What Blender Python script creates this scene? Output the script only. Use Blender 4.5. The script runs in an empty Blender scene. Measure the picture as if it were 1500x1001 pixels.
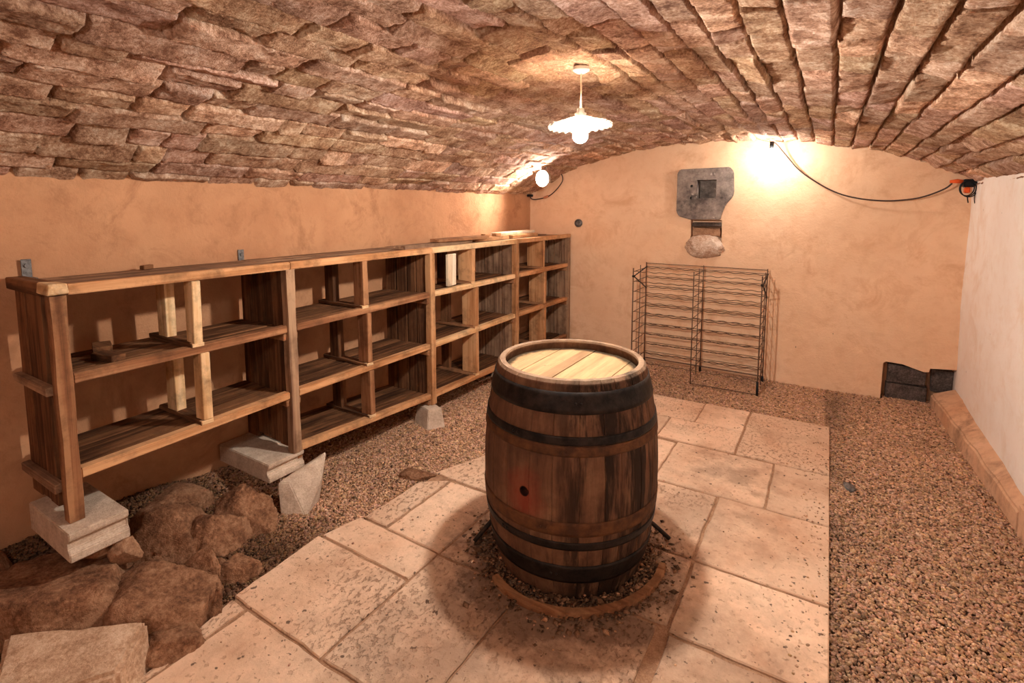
import bpy, bmesh, math, random
import numpy as np
from mathutils import Vector, Matrix, noise as mnoise

random.seed(7)
rng = np.random.default_rng(7)
S = bpy.context.scene
COL = S.collection
PI = math.pi

# ------------------------------------------------------------------ helpers
ORG = {}

def tag(o, label=None, cat=None, group=None, kind=None):
    if label: o['label'] = label
    if cat: o['category'] = cat
    if group: o['group'] = group
    if kind: o['kind'] = kind
    return o

def thing(name, label, cat, loc=(0, 0, 0), group=None):
    o = bpy.data.objects.new(name, None)
    COL.objects.link(o)
    o.location = loc
    o.empty_display_size = 0.05
    ORG[o.name] = Vector(loc)
    return tag(o, label, cat, group)

def link_mesh(name, me, mats, parent=None, origin=None, smooth=False):
    """me holds WORLD coordinates; the object is placed at its parent's origin (or `origin`)."""
    o = bpy.data.objects.new(name, me)
    COL.objects.link(o)
    base = Vector(origin) if origin is not None else (ORG[parent.name] if parent else Vector((0, 0, 0)))
    me.transform(Matrix.Translation(-base))
    if parent:
        o.parent = parent
        o.location = base - ORG[parent.name]
    else:
        o.location = base
    ORG[o.name] = base
    for m in (mats if isinstance(mats, (list, tuple)) else [mats]):
        me.materials.append(m)
    if smooth:
        me.polygons.foreach_set('use_smooth', [True] * len(me.polygons))
    me.update()
    return o

def bm_obj(name, bm, mats, parent=None, origin=None, smooth=False):
    bmesh.ops.recalc_face_normals(bm, faces=bm.faces)
    me = bpy.data.meshes.new(name)
    bm.to_mesh(me)
    bm.free()
    return link_mesh(name, me, mats, parent, origin, smooth)

def np_mesh(name, verts, faces):
    me = bpy.data.meshes.new(name)
    v = np.asarray(verts, dtype=np.float32)
    f = np.asarray(faces, dtype=np.int32)
    k = f.shape[1]
    me.vertices.add(len(v)); me.vertices.foreach_set('co', v.ravel())
    me.loops.add(f.size); me.loops.foreach_set('vertex_index', f.ravel())
    me.polygons.add(len(f))
    me.polygons.foreach_set('loop_start', np.arange(0, f.size, k, dtype=np.int32))
    me.polygons.foreach_set('loop_total', np.full(len(f), k, dtype=np.int32))
    me.update(calc_edges=True)
    me.validate()
    return me

def grid_faces(nu, nv):
    i = np.arange(nu - 1)[:, None] * nv + np.arange(nv - 1)[None, :]
    i = i.ravel()
    return np.stack([i, i + nv, i + nv + 1, i + 1], 1)

def vcol(me, name, vals):
    a = me.color_attributes.new(name, 'FLOAT_COLOR', 'POINT')
    v = np.asarray(vals, dtype=np.float32)
    if v.ndim == 1: v = np.repeat(v[:, None], 3, 1)
    a.data.foreach_set('color', np.concatenate([v, np.ones((len(v), 1), np.float32)], 1).ravel())

def _hash(ix, iy, seed):
    h = (ix.astype(np.int64) * 374761393 + iy.astype(np.int64) * 668265263 + seed * 974711) & 0x7fffffff
    h = (h ^ (h >> 13)) * 1274126177 & 0x7fffffff
    return ((h ^ (h >> 16)) & 0xffff) / 65535.0

def vnoise(x, y, seed=0):
    ix, iy = np.floor(x), np.floor(y)
    fx, fy = x - ix, y - iy
    fx = fx * fx * (3 - 2 * fx); fy = fy * fy * (3 - 2 * fy)
    a = _hash(ix, iy, seed); b = _hash(ix + 1, iy, seed)
    c = _hash(ix, iy + 1, seed); d = _hash(ix + 1, iy + 1, seed)
    return (a * (1 - fx) + b * fx) * (1 - fy) + (c * (1 - fx) + d * fx) * fy

def fbm(x, y, seed=0, oct=4):
    s = 0; a = .5; t = 0
    for k in range(oct):
        s = s + a * vnoise(x * 2 ** k, y * 2 ** k, seed + k * 17); t += a; a *= .5
    return s / t - .5

def sstep(a, b, x):
    t = np.clip((x - a) / (b - a), 0, 1)
    return t * t * (3 - 2 * t)

def add_box(bm, x0, x1, y0, y1, z0, z1, bev=0.0, jit=0.0):
    co = [(x, y, z) for x in (x0, x1) for y in (y0, y1) for z in (z0, z1)]
    vs = [bm.verts.new((c[0] + random.uniform(-jit, jit), c[1] + random.uniform(-jit, jit), c[2] + random.uniform(-jit, jit))) for c in co]
    fs = [bm.faces.new([vs[i] for i in q]) for q in ((0, 1, 3, 2), (4, 6, 7, 5), (0, 4, 5, 1), (2, 3, 7, 6), (0, 2, 6, 4), (1, 5, 7, 3))]
    if bev:
        es = list({e for f in fs for e in f.edges})
        bmesh.ops.bevel(bm, geom=es, offset=bev, segments=1, affect='EDGES', clamp_overlap=True)
    return vs

def add_quadbox(bm, bot, top, bev=0.0):
    """box from four bottom and four top corners"""
    b = [bm.verts.new(p) for p in bot]; t = [bm.verts.new(p) for p in top]
    n = len(b)
    fs = [bm.faces.new(b[::-1]), bm.faces.new(t)]
    for i in range(n):
        fs.append(bm.faces.new([b[i], b[(i + 1) % n], t[(i + 1) % n], t[i]]))
    if bev:
        es = list({e for f in fs for e in f.edges})
        bmesh.ops.bevel(bm, geom=es, offset=bev, segments=2, affect='EDGES', clamp_overlap=True)

def add_tube(bm, pts, r, n=6, cap=True, closed=False):
    pts = [Vector(p) for p in pts]
    rings = []
    m = len(pts)
    up = Vector((0, 0, 1))
    prev = None
    for i, p in enumerate(pts):
        if closed: t = pts[(i + 1) % m] - pts[i - 1]
        else: t = pts[min(i + 1, m - 1)] - pts[max(i - 1, 0)]
        t.normalize()
        if prev is None:
            a = up if abs(t.z) < .9 else Vector((1, 0, 0))
            u = t.cross(a).normalized()
        else:
            u = (prev - t * prev.dot(t)).normalized()
        prev = u
        w = t.cross(u)
        rr = r[i] if isinstance(r, (list, tuple)) else r
        rings.append([bm.verts.new(p + (u * math.cos(2 * PI * k / n) + w * math.sin(2 * PI * k / n)) * rr) for k in range(n)])
    for i in range(m if closed else m - 1):
        A, B = rings[i], rings[(i + 1) % m]
        for k in range(n):
            bm.faces.new([A[k], A[(k + 1) % n], B[(k + 1) % n], B[k]])
    if cap and not closed:
        bm.faces.new(rings[0][::-1]); bm.faces.new(rings[-1])

def add_lathe(bm, prof, c, n=48, closed=False, cap=False):
    rings = []
    for r, z in prof:
        rings.append([bm.verts.new((c[0] + r * math.cos(2 * PI * k / n), c[1] + r * math.sin(2 * PI * k / n), c[2] + z)) for k in range(n)])
    m = len(rings)
    for i in range(m if closed else m - 1):
        A, B = rings[i], rings[(i + 1) % m]
        for k in range(n):
            bm.faces.new([A[k], A[(k + 1) % n], B[(k + 1) % n], B[k]])
    if cap:
        bm.faces.new(rings[0][::-1]); bm.faces.new(rings[-1])

def boolean_cut(target, cutters):
    """cut each cutter mesh object out of target, bake the result and delete the cutters"""
    for c in cutters:
        m = target.modifiers.new('cut', 'BOOLEAN'); m.operation = 'DIFFERENCE'; m.object = c; m.solver = 'EXACT'
    bpy.context.view_layer.update()
    dg = bpy.context.evaluated_depsgraph_get()
    me = bpy.data.meshes.new_from_object(target.evaluated_get(dg))
    target.modifiers.clear()
    old = target.data
    mats = [m for m in old.materials]
    target.data = me
    if not len(me.materials):
        for m in mats: me.materials.append(m)
    bpy.data.meshes.remove(old)
    for c in cutters:
        d = c.data
        bpy.data.objects.remove(c); bpy.data.meshes.remove(d)

# ------------------------------------------------------------------ materials
def lin(h):
    return tuple((c / 12.92 if c <= .04045 else ((c + .055) / 1.055) ** 2.4) for c in [int(h[i:i + 2], 16) / 255 for i in (0, 2, 4)]) + (1,)

class NT:
    def __init__(s, name):
        s.m = bpy.data.materials.new(name); s.m.use_nodes = True
        s.t = s.m.node_tree; s.n = s.t.nodes; s.l = s.t.links
        s.b = s.n['Principled BSDF']
        s.b.inputs['Roughness'].default_value = .9
        s.b.inputs['Specular IOR Level'].default_value = .15
        s.tc = s.n.new('ShaderNodeTexCoord')
        s.co = s.tc.outputs['Object']
    def set(s, inp, v):
        if hasattr(v, 'is_linked') or isinstance(v, bpy.types.NodeSocket): s.l.new(v, inp)
        else: inp.default_value = v
    def mapping(s, scale=(1, 1, 1), loc=(0, 0, 0), rot=(0, 0, 0), co=None):
        n = s.n.new('ShaderNodeMapping'); s.l.new(co or s.co, n.inputs[0])
        n.inputs['Scale'].default_value = scale; n.inputs['Location'].default_value = loc; n.inputs['Rotation'].default_value = rot
        return n.outputs[0]
    def noise(s, scale, detail=4, rough=.6, co=None, dist=0.0):
        n = s.n.new('ShaderNodeTexNoise'); s.l.new(co or s.co, n.inputs['Vector'])
        n.inputs['Scale'].default_value = scale; n.inputs['Detail'].default_value = detail
        n.inputs['Roughness'].default_value = rough; n.inputs['Distortion'].default_value = dist
        return n.outputs[0]
    def vor(s, scale, co=None, feat='F1', out=0):
        n = s.n.new('ShaderNodeTexVoronoi'); n.feature = feat; s.l.new(co or s.co, n.inputs['Vector'])
        n.inputs['Scale'].default_value = scale
        return n.outputs[out]
    def ramp(s, fac, stops):
        n = s.n.new('ShaderNodeValToRGB'); s.l.new(fac, n.inputs[0])
        e = n.color_ramp.elements
        while len(e) < len(stops): e.new(.5)
        for i, (p, c) in enumerate(stops):
            e[i].position = p; e[i].color = c if len(c) == 4 else tuple(c) + (1,)
        return n.outputs[0]
    def bw(s, fac, a, b):
        return s.ramp(fac, [(a, (0, 0, 0, 1)), (b, (1, 1, 1, 1))])
    def mix(s, fac, a, b, mode='MIX'):
        n = s.n.new('ShaderNodeMix'); n.data_type = 'RGBA'; n.blend_type = mode
        s.set(n.inputs[0], fac); s.set(n.inputs[6], a); s.set(n.inputs[7], b)
        return n.outputs[2]
    def math(s, op, a, b=0.0):
        n = s.n.new('ShaderNodeMath'); n.operation = op
        s.set(n.inputs[0], a); s.set(n.inputs[1], b)
        return n.outputs[0]
    def dist(s, p, co=None, scale=(1, 1, 1)):
        v = s.mapping(scale=scale, co=co)
        n = s.n.new('ShaderNodeVectorMath'); n.operation = 'DISTANCE'
        s.l.new(v, n.inputs[0]); n.inputs[1].default_value = tuple(a * b for a, b in zip(p, scale))
        return n.outputs['Value']
    def attr(s, name):
        n = s.n.new('ShaderNodeAttribute'); n.attribute_name = name
        return n.outputs['Color']
    def color(s, c): s.set(s.b.inputs['Base Color'], c); return s
    def rough(s, v): s.set(s.b.inputs['Roughness'], v); return s
    def bump(s, h, strength=.5, dist=.01):
        n = s.n.new('ShaderNodeBump'); n.inputs['Strength'].default_value = strength; n.inputs['Distance'].default_value = dist
        s.l.new(h, n.inputs['Height']); s.l.new(n.outputs[0], s.b.inputs['Normal']); return s

def m_plaster(name, ca, cb, cs, sps=5.5, dens=.5, spr=.03):
    t = NT(name)
    a = t.noise(1.3, 5, .65); b = t.noise(9, 6, .7)
    c = t.ramp(a, [(.3, lin(ca)), (.7, lin(cb))])
    c = t.mix(t.math('MULTIPLY', t.bw(b, .48, .74), .45), c, lin(cs))
    c = t.mix(t.math('MULTIPLY', t.bw(t.noise(2.6, 6, .72, dist=.6), .52, .66), .7), c, lin(cs))
    sp = t.vor(sps, co=t.mapping(scale=(1, 1, .6))); r = t.bw(sp, spr * .6, spr)
    big = t.bw(t.noise(2.2, 3), dens, dens + .06)
    spots = t.math('MULTIPLY', t.math('SUBTRACT', 1.0, r), big)
    c = t.mix(t.math('MULTIPLY', spots, .75), c, lin('4a342a'))
    t.color(c).rough(.92)
    h = t.math('ADD', t.math('MULTIPLY', t.noise(5, 6, .62, dist=.8), .7), t.math('MULTIPLY', t.noise(60, 4, .7), .3))
    return t.bump(h, .45, .02).m

def m_wood(name, axis, cols, bump=.35):
    """weathered timber with grain running along one axis"""
    t = NT(name)
    sc = [28, 28, 28]; sc[axis] = 1.1
    oi = t.n.new('ShaderNodeObjectInfo')
    off = t.n.new('ShaderNodeVectorMath'); off.operation = 'ADD'
    geo = t.n.new('ShaderNodeNewGeometry')
    mp = t.mapping(scale=tuple(sc))
    isl = t.n.new('ShaderNodeCombineXYZ')
    t.l.new(t.math('MULTIPLY', geo.outputs['Random Per Island'], 40.0), isl.inputs[0])
    t.l.new(t.math('MULTIPLY', oi.outputs['Random'], 40.0), isl.inputs[1])
    t.l.new(mp, off.inputs[0]); t.l.new(isl.outputs[0], off.inputs[1])
    g = t.noise(1.0, 5, .65, co=off.outputs[0], dist=.6)
    sc2 = [5, 5, 5]; sc2[axis] = 1.5
    mp2 = t.mapping(scale=tuple(sc2))
    off2 = t.n.new('ShaderNodeVectorMath'); off2.operation = 'ADD'
    t.l.new(mp2, off2.inputs[0]); t.l.new(isl.outputs[0], off2.inputs[1])
    g2 = t.noise(1.0, 4, .6, co=off2.outputs[0])
    k = t.math('ADD', t.math('MULTIPLY', g, .65), t.math('MULTIPLY', g2, .45))
    c = t.ramp(k, [(.36, lin(cols[0])), (.5, lin(cols[1])), (.62, lin(cols[2]))])
    tint = t.math('ADD', .78, t.math('MULTIPLY', geo.outputs['Random Per Island'], .44))
    cx = t.n.new('ShaderNodeCombineColor')
    for i in range(3): t.l.new(tint, cx.inputs[i])
    c = t.mix(1.0, c, cx.outputs[0], 'MULTIPLY')
    c = t.mix(t.math('MULTIPLY', t.bw(t.noise(7, 6, .72), .48, .68), .5), c, lin('3A2418'))
    t.color(c).rough(.85)
    return t.bump(g, bump, .004).m

def m_rock(name, cols, scale=6, bump=.7, rough=.95, attr=None):
    t = NT(name)
    k = t.math('ADD', t.math('MULTIPLY', t.noise(scale, 6, .65), .6), t.math('MULTIPLY', t.noise(scale * 8, 5, .7), .4))
    c = t.ramp(k, [(.38, lin(cols[0])), (.5, lin(cols[1])), (.62, lin(cols[2]))])
    if attr: c = t.mix(1.0, c, t.attr(attr), 'MULTIPLY')
    t.color(c).rough(rough)
    h = t.math('ADD', t.math('MULTIPLY', t.noise(scale * 3, 6, .7), .6), t.math('MULTIPLY', t.noise(scale * 18, 4, .7), .4))
    return t.bump(h, bump, .02).m

def m_plain(name, col, rough=.6, metal=0.0, noise=0.0, scale=20, col2=None):
    t = NT(name)
    c = lin(col)
    if col2: c = t.ramp(t.noise(scale, 5, .65), [(.38, lin(col)), (.64, lin(col2))])
    t.color(c).rough(rough)
    t.b.inputs['Metallic'].default_value = metal
    if noise: t.bump(t.noise(scale * 2, 4, .6), noise, .004)
    return t.m

def m_emit(name, col, strength):
    t = NT(name)
    t.b.inputs['Base Color'].default_value = (1, 1, 1, 1)
    t.b.inputs['Emission Color'].default_value = col
    t.b.inputs['Emission Strength'].default_value = strength
    return t.m

M = {}
M['plaster'] = m_plaster('peach plaster', 'AE7C5A', 'C99872', '98694A')
M['plaster_back'] = m_plaster('light peach plaster', 'E6BE9A', 'EFCCAA', 'D6A680')
M['plaster_right'] = m_plaster('pale plaster', 'F2E6DA', 'F8F2EA', 'E8D4C0', 7.0, .42, .036)
M['vault'] = m_rock('vault stone', ('855E48', 'C0987C', 'E8CEB6'), 9, 1.0, attr='stone_tint')
M['gravel'] = m_rock('gravel', ('A27C62', 'C09A7E', 'DCBEA6'), 40, .3, attr='pebble_tint')
M['soil'] = m_rock('soil', ('523828', '7A5640', '9A745A'), 12, .9)
M['rock'] = m_rock('bedrock', ('64422E', '8E654A', 'AE8466'), 7, 1.0)
M['concrete'] = m_rock('concrete', ('B8A08C', 'CCB7A2', 'DECBB8'), 14, .5)
M['mortar'] = m_rock('mortar', ('8A664E', 'A37C60', 'B89274'), 20, .5)
M['iron'] = m_plain('black iron', '2A2624', .55, .4, .4, 30, '40352E')
M['wire'] = m_plain('rack wire', '5A4538', .5, .2, .2, 60, '7A5A46')
M['galv'] = m_plain('galvanised metal', '7E7A78', .45, .6, .2, 50, '5A5654')
M['blackplastic'] = m_plain('black plastic', '1C1C1E', .5)
M['orangeplastic'] = m_plain('orange plastic', 'E8602C', .5)
M['cord'] = m_plain('brown cord', '6B4A3A', .7)
M['paleflex'] = m_plain('pale cord', 'C9A78E', .6)
M['cable'] = m_plain('dark cable', '4A3A34', .6)
M['enamel'] = m_plain('white opal glass', 'F4F0E8', .3)
_t = M['enamel'].node_tree
_tr = _t.nodes.new('ShaderNodeBsdfTranslucent'); _tr.inputs[0].default_value = (.95, .90, .82, 1)
_mx = _t.nodes.new('ShaderNodeMixShader'); _mx.inputs[0].default_value = .75
_t.links.new(_t.nodes['Principled BSDF'].outputs[0], _mx.inputs[1]); _t.links.new(_tr.outputs[0], _mx.inputs[2])
_t.links.new(_mx.outputs[0], _t.nodes['Material Output'].inputs[0])
M['ceramic'] = m_plain('white ceramic', 'E8E2D8', .35)
WARM = (1.0, .93, .84, 1)
M['bulb'] = m_emit('lit bulb', WARM, 560)
M['bulb_back'] = m_emit('lit back bulb', WARM, 95)
M['bulb_corner'] = m_emit('lit corner bulb', WARM, 330)
WD = {}
TONES = dict(orange=('7E5232', 'B07C52', 'CC9C70'), light=('A87A50', 'D2A676', 'E6C59A'), dark=('2C1A10', '553622', '82583A'),
             grey=('543C2C', '866650', 'B08E70'), brown=('5A3824', '8A5C3E', 'AA7C58'), pale=('C9B090', 'E6D3B6', 'F2E6D0'))
def wood(tone, ax):
    k = (tone, ax)
    if k not in WD: WD[k] = m_wood('%s timber %s' % (tone, 'XYZ'[ax]), ax, TONES[tone])
    return WD[k]

# ------------------------------------------------------------------ the room
XL, XR, YB, YF = -3.05, 0.94, 5.35, -1.7
PX = [-3.35, -3.05, -2.72, -2.40, -1.82, -1.29, -.665, -.11, .383, .70, .834, .94, 1.25]
PZ = [1.62, 1.79, 1.965, 2.106, 2.231, 2.285, 2.27, 2.208, 2.105, 1.985, 1.915, 1.85, 1.62]
def vault_z(x): return float(np.interp(x, *_VX))
_xs = np.linspace(PX[0], PX[-1], 400)
_zs = np.interp(_xs, PX, PZ)
_k = np.exp(-np.linspace(-2, 2, 41) ** 2); _k /= _k.sum()
_zp = np.concatenate([_zs[0] + (np.arange(-20, 0)) * (_zs[1] - _zs[0]), _zs, _zs[-1] + np.arange(1, 21) * (_zs[-1] - _zs[-2])])
_VX = (_xs, np.convolve(_zp, _k, 'valid'))

def build_vault():
    xs, zs = _VX
    s = np.concatenate([[0], np.cumsum(np.hypot(np.diff(xs), np.diff(zs)))])
    L = s[-1]
    r = np.random.default_rng(21)
    edges = [0.0]
    while edges[-1] < L:
        edges.append(edges[-1] + r.uniform(.105, .15))
    frac = np.array([0, .035, .075, .14, .25, .38, .5, .62, .75, .86, .925, .965])
    ss = []; cid = []; fr = []
    for i in range(len(edges) - 1):
        w = edges[i + 1] - edges[i]
        for f in frac:
            ss.append(edges[i] + f * w); cid.append(i); fr.append(f)
    ss = np.array(ss); cid = np.array(cid); fr = np.array(fr)
    keep = ss < L
    ss, cid, fr = ss[keep], cid[keep], fr[keep]
    ys = np.concatenate([np.arange(YF - .1, .15, .05), np.arange(.15, YB + .12, .0085)])
    ns, ny = len(ss), len(ys)
    H = np.zeros((ns, ny)); T = np.zeros((ns, ny, 3))
    Sg, Yg = np.meshgrid(ss, ys, indexing='ij')
    Sw = Sg + .016 * fbm(Yg * 2.2, Sg * .8 + 5, 3, 3) + .006 * fbm(Yg * 14, Sg * 9, 43, 2)           # wandering courses
    X0 = np.interp(Sg, s, xs)
    right = sstep(-1.2, -.2, X0)
    for c in range(cid.max() + 1):
        rows = np.where(cid == c)[0]
        rc = right[rows[0], 0]
        y = YF - r.uniform(0, .5)
        f = fr[rows]
        ef = np.minimum(f, 1 - f)                                  # 0 at the course edges
        w = (edges[c + 1] - edges[c])
        while y < YB + .2:
            ln = r.uniform(.22, .55) if r.random() < .8 else r.uniform(.12, .22)
            y1 = y + ln
            cols = np.where((ys >= y) & (ys < y1))[0]
            if len(cols):
                yy = (ys[cols] - y) / ln
                off = r.normal(0, .005)
                tilt_y = r.uniform(-.6, 1.0) * .013 * (1 - .7 * rc)
                tilt_s = r.normal(0, .010)
                gap = r.uniform(.004, .014) * (1 - .35 * rc)
                d_e = np.minimum(yy * ln, (1 - yy) * ln)
                endg = 1 - sstep(gap * .5, gap * .5 + .009, d_e)
                endd = r.choice([.010, .028, .05], p=[.35, .4, .25]) * (1 - .5 * rc)
                gd = (.010 + .012 * (1 - rc) * r.random() + rc * r.uniform(.014, .034))
                gw = .02 + .025 * rc * r.uniform(.3, 1.2)
                edge = 1 - sstep(gw * .35, gw + .045, ef)
                hh = off + tilt_y * (yy - .5)[None, :] + tilt_s * (f - .5)[:, None] * 2
                hh = hh + edge[:, None] * gd + endg[None, :] * endd
                H[np.ix_(rows, cols)] = hh
                v = r.uniform(.80, 1.10)
                tint = np.array([v, v * r.uniform(.93, 1.03), v * r.uniform(.88, 1.06)])
                if r.random() < .06: tint = np.array([1.35, 1.3, 1.25]) * r.uniform(.9, 1.05)
                T[np.ix_(rows, cols)] = tint
            y = y1
    H += .010 * fbm(Sw * 7, Yg * 5, 11, 4) + .013 * fbm(Sw * 26, Yg * 20, 29, 3) + .007 * (np.abs(fbm(Sw * 18 + 9, Yg * 13, 61, 3)) * 2 - .3) + .005 * (vnoise(Sw * 140, Yg * 95, 5) - .5)
    H += .008 * fbm(Sw * 11 + 40, Yg * 9, 77, 2) * (1 - right)
    Z0 = np.interp(Sw, s, zs); X0 = np.interp(Sw, s, xs)
    tx = np.gradient(xs, s); tz = np.gradient(zs, s)
    NX = -np.interp(Sw, s, tz); NZ = np.interp(Sw, s, tx)          # outward (up) normal
    V = np.stack([X0 + NX * H, Yg, Z0 + NZ * H], -1).reshape(-1, 3)
    me = np_mesh('ceiling', V, grid_faces(ns, ny)[:, ::-1])
    T *= (1 + .35 * fbm(Sw * 9, Yg * 7, 91, 3))[..., None]
    vcol(me, 'stone_tint', T.reshape(-1, 3))
    o = link_mesh('ceiling', me, M['vault'], smooth=True)
    return tag(o, 'vaulted ceiling of rough brown stone courses', None, kind='structure')
build_vault()

def wall_grid(name, p0, du, dv, nu, nv, nrm, mat, amp=.012, seed=0):
    u = np.linspace(0, 1, nu); v = np.linspace(0, 1, nv)
    U, Vv = np.meshgrid(u, v, indexing='ij')
    P = np.array(p0) + U[..., None] * np.array(du) + Vv[..., None] * np.array(dv)
    lu, lv = np.linalg.norm(du), np.linalg.norm(dv)
    h = amp * (1.5 * fbm(U * lu * 1.6, Vv * lv * 1.6, seed, 3) + .5 * fbm(U * lu * 9, Vv * lv * 9, seed + 3, 3))
    P = P + h[..., None] * np.array(nrm)
    me = np_mesh(name, P.reshape(-1, 3), grid_faces(nu, nv))
    o = link_mesh(name, me, mat, smooth=True)
    return tag(o, None, None, kind='structure')

wall_grid('wall_left', (XL, YF, -.25), (0, YB - YF + .1, 0), (0, 0, 2.2), 280, 90, (1, 0, 0), M['plaster'], .014, 4)
wall_grid('wall_right', (XR, YF, -.25), (0, YB - YF + .1, 0), (0, 0, 2.25), 280, 90, (-1, 0, 0), M['plaster_right'], .014, 9)
wall_grid('wall_front', (XL - .2, YF, -.25), (XR - XL + .4, 0, 0), (0, 0, 2.8), 60, 40, (0, 1, 0), M['plaster'], .014, 13)

# back wall: a thick body with a worked front face, niche and broken hole cut out of it
def prism_xz(bm, poly, y0, y1):
    a = [bm.verts.new((x, y0, z)) for x, z in poly]; b = [bm.verts.new((x, y1, z)) for x, z in poly]
    n = len(a)
    bm.faces.new(a); bm.faces.new(b[::-1])
    for i in range(n): bm.faces.new([a[i], b[i], b[(i + 1) % n], a[(i + 1) % n]])

def build_back_wall():
    nu, nv = 150, 95
    u = np.linspace(XL - .25, XR + .25, nu); v = np.linspace(-.25, 2.5, nv)
    U, Vv = np.meshgrid(u, v, indexing='ij')
    h = .016 * (1.4 * fbm(U * 1.6, Vv * 1.6, 31, 3) + .7 * fbm(U * 7, Vv * 7, 33, 3))
    F = np.stack([U, YB + h, Vv], -1).reshape(-1, 3)
    B = np.stack([U, np.full_like(U, YB + .45), Vv], -1).reshape(-1, 3)
    f1 = grid_faces(nu, nv); off = nu * nv
    f2 = f1[:, ::-1] + off
    idx = np.arange(nu * nv).reshape(nu, nv)
    loop = np.concatenate([idx[:, 0], idx[-1, 1:], idx[-2::-1, -1], idx[0, -2:0:-1]])
    nx = np.roll(loop, -1)
    f3 = np.stack([loop, loop + off, nx + off, nx], 1)
    me = np_mesh('wall_back', np.concatenate([F, B]), np.concatenate([f1, f2, f3]))
    bm = bmesh.new(); bm.from_mesh(me); bmesh.ops.recalc_face_normals(bm, faces=bm.faces); bm.to_mesh(me); bm.free()
    o = link_mesh('wall_back', me, M['plaster_back'])
    tag(o, None, None, kind='structure')
    cuts = []
    for poly, d in (([(-1.20, 1.70), (-.94, 1.70), (-.94, 1.93), (-1.20, 1.93)], .15), ([(-1.185, 1.52), (-.893, 1.52), (-.885, 1.30), (-.888, 1.17), (-.99, 1.145), (-1.12, 1.16), (-1.215, 1.25), (-1.18, 1.36)], .09),
                    ([(.452, -.3), (.46, .305), (.478, .325), (.592, .319), (.66, .298), (.735, .276), (.771, .280), (.776, .312), (.948, .328), (.95, -.3)], .16)):
        bm = bmesh.new(); prism_xz(bm, poly, YB - .2, YB + d)
        cuts.append(bm_obj('niche_cutter', bm, M['plaster_back']))
    boolean_cut(o, cuts)
    o.data.polygons.foreach_set('use_smooth', [False] * len(o.data.polygons))
build_back_wall()

# ------------------------------------------------------------------ ground
def ground(x, y):
    x = np.asarray(x, float); y = np.asarray(y, float)
    g = -.018 + .020 * fbm(x * 2.1, y * 2.1, 5, 3)
    g = g + .11 * sstep(-2.62, -3.0, x) * sstep(2.1, 1.5, y)
    g = g + .05 * sstep(-2.06, -2.3, x) * sstep(1.5, 1.2, y)
    g = g + .015 * sstep(4.7, 5.3, y)
    return g

def build_floor():
    xs = np.linspace(XL - .1, XR + .1, 160); ys = np.linspace(YF - .1, YB + .3, 260)
    X, Y = np.meshgrid(xs, ys, indexing='ij')
    Z = ground(X, Y) - .012 + .012 * fbm(X * 14, Y * 14, 8, 3)
    Z = np.where((X > -2.0) & (X < .08) & (Y < 4.42), -.05, Z)
    me = np_mesh('floor', np.stack([X, Y, Z], -1).reshape(-1, 3), grid_faces(160, 260))
    tag(link_mesh('floor', me, M['soil'], smooth=True), None, None, kind='structure')
build_floor()

# paving slabs (x0,x1,y0,y1) or polygon
SL = [(-1.945, -1.055, .35, 1.095), (-1.045, -.455, .2, .93), (-.445, .083, .2, 1.30),
      (-1.50, -1.055, 1.11, 1.765), (-1.045, -.50, .945, 1.90), (-.445, .083, 1.315, 1.875),
      (-1.50, -.98, 1.785, 2.34), (-.965, -.465, 1.92, 2.36),
      (-.45, .083, 1.895, 2.355), (-.455, .083, 2.375, 2.99), (-.99, -.47, 2.38, 2.98),
      (-.83, -.225, 3.005, 3.575), (-.215, .083, 3.005, 3.585), (-.452, .083, 3.60, 4.425),
      (-.98, -.465, 3.60, 3.98), (-.80, -.465, 3.99, 4.42), (-1.32, -.81, 3.99, 4.415), (-1.34, -.99, 3.56, 3.975),
      (-1.36, -.84, 3.01, 3.55), (-1.50, -1.0, 2.36, 3.0)]
SP = [[(-2.075, 1.11), (-1.515, 1.105), (-1.515, 1.56), (-2.11, 1.565)], [(-2.10, 1.58), (-1.515, 1.575), (-1.515, 1.77), (-2.055, 1.785)],
      [(-2.03, 1.80), (-1.875, 1.795), (-1.875, 2.32), (-2.02, 2.21)], [(-1.86, 1.79), (-1.51, 1.785), (-1.51, 2.325), (-1.86, 2.32)],
      [(-2.01, 2.345), (-1.51, 2.345), (-1.51, 2.86), (-1.87, 2.71)], [(-1.86, 2.73), (-1.52, 2.88), (-1.37, 3.3), (-1.52, 3.3)],
      [(-2.065, 1.095), (-1.97, 1.095), (-1.955, .62), (-1.93, .5)]]
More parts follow.
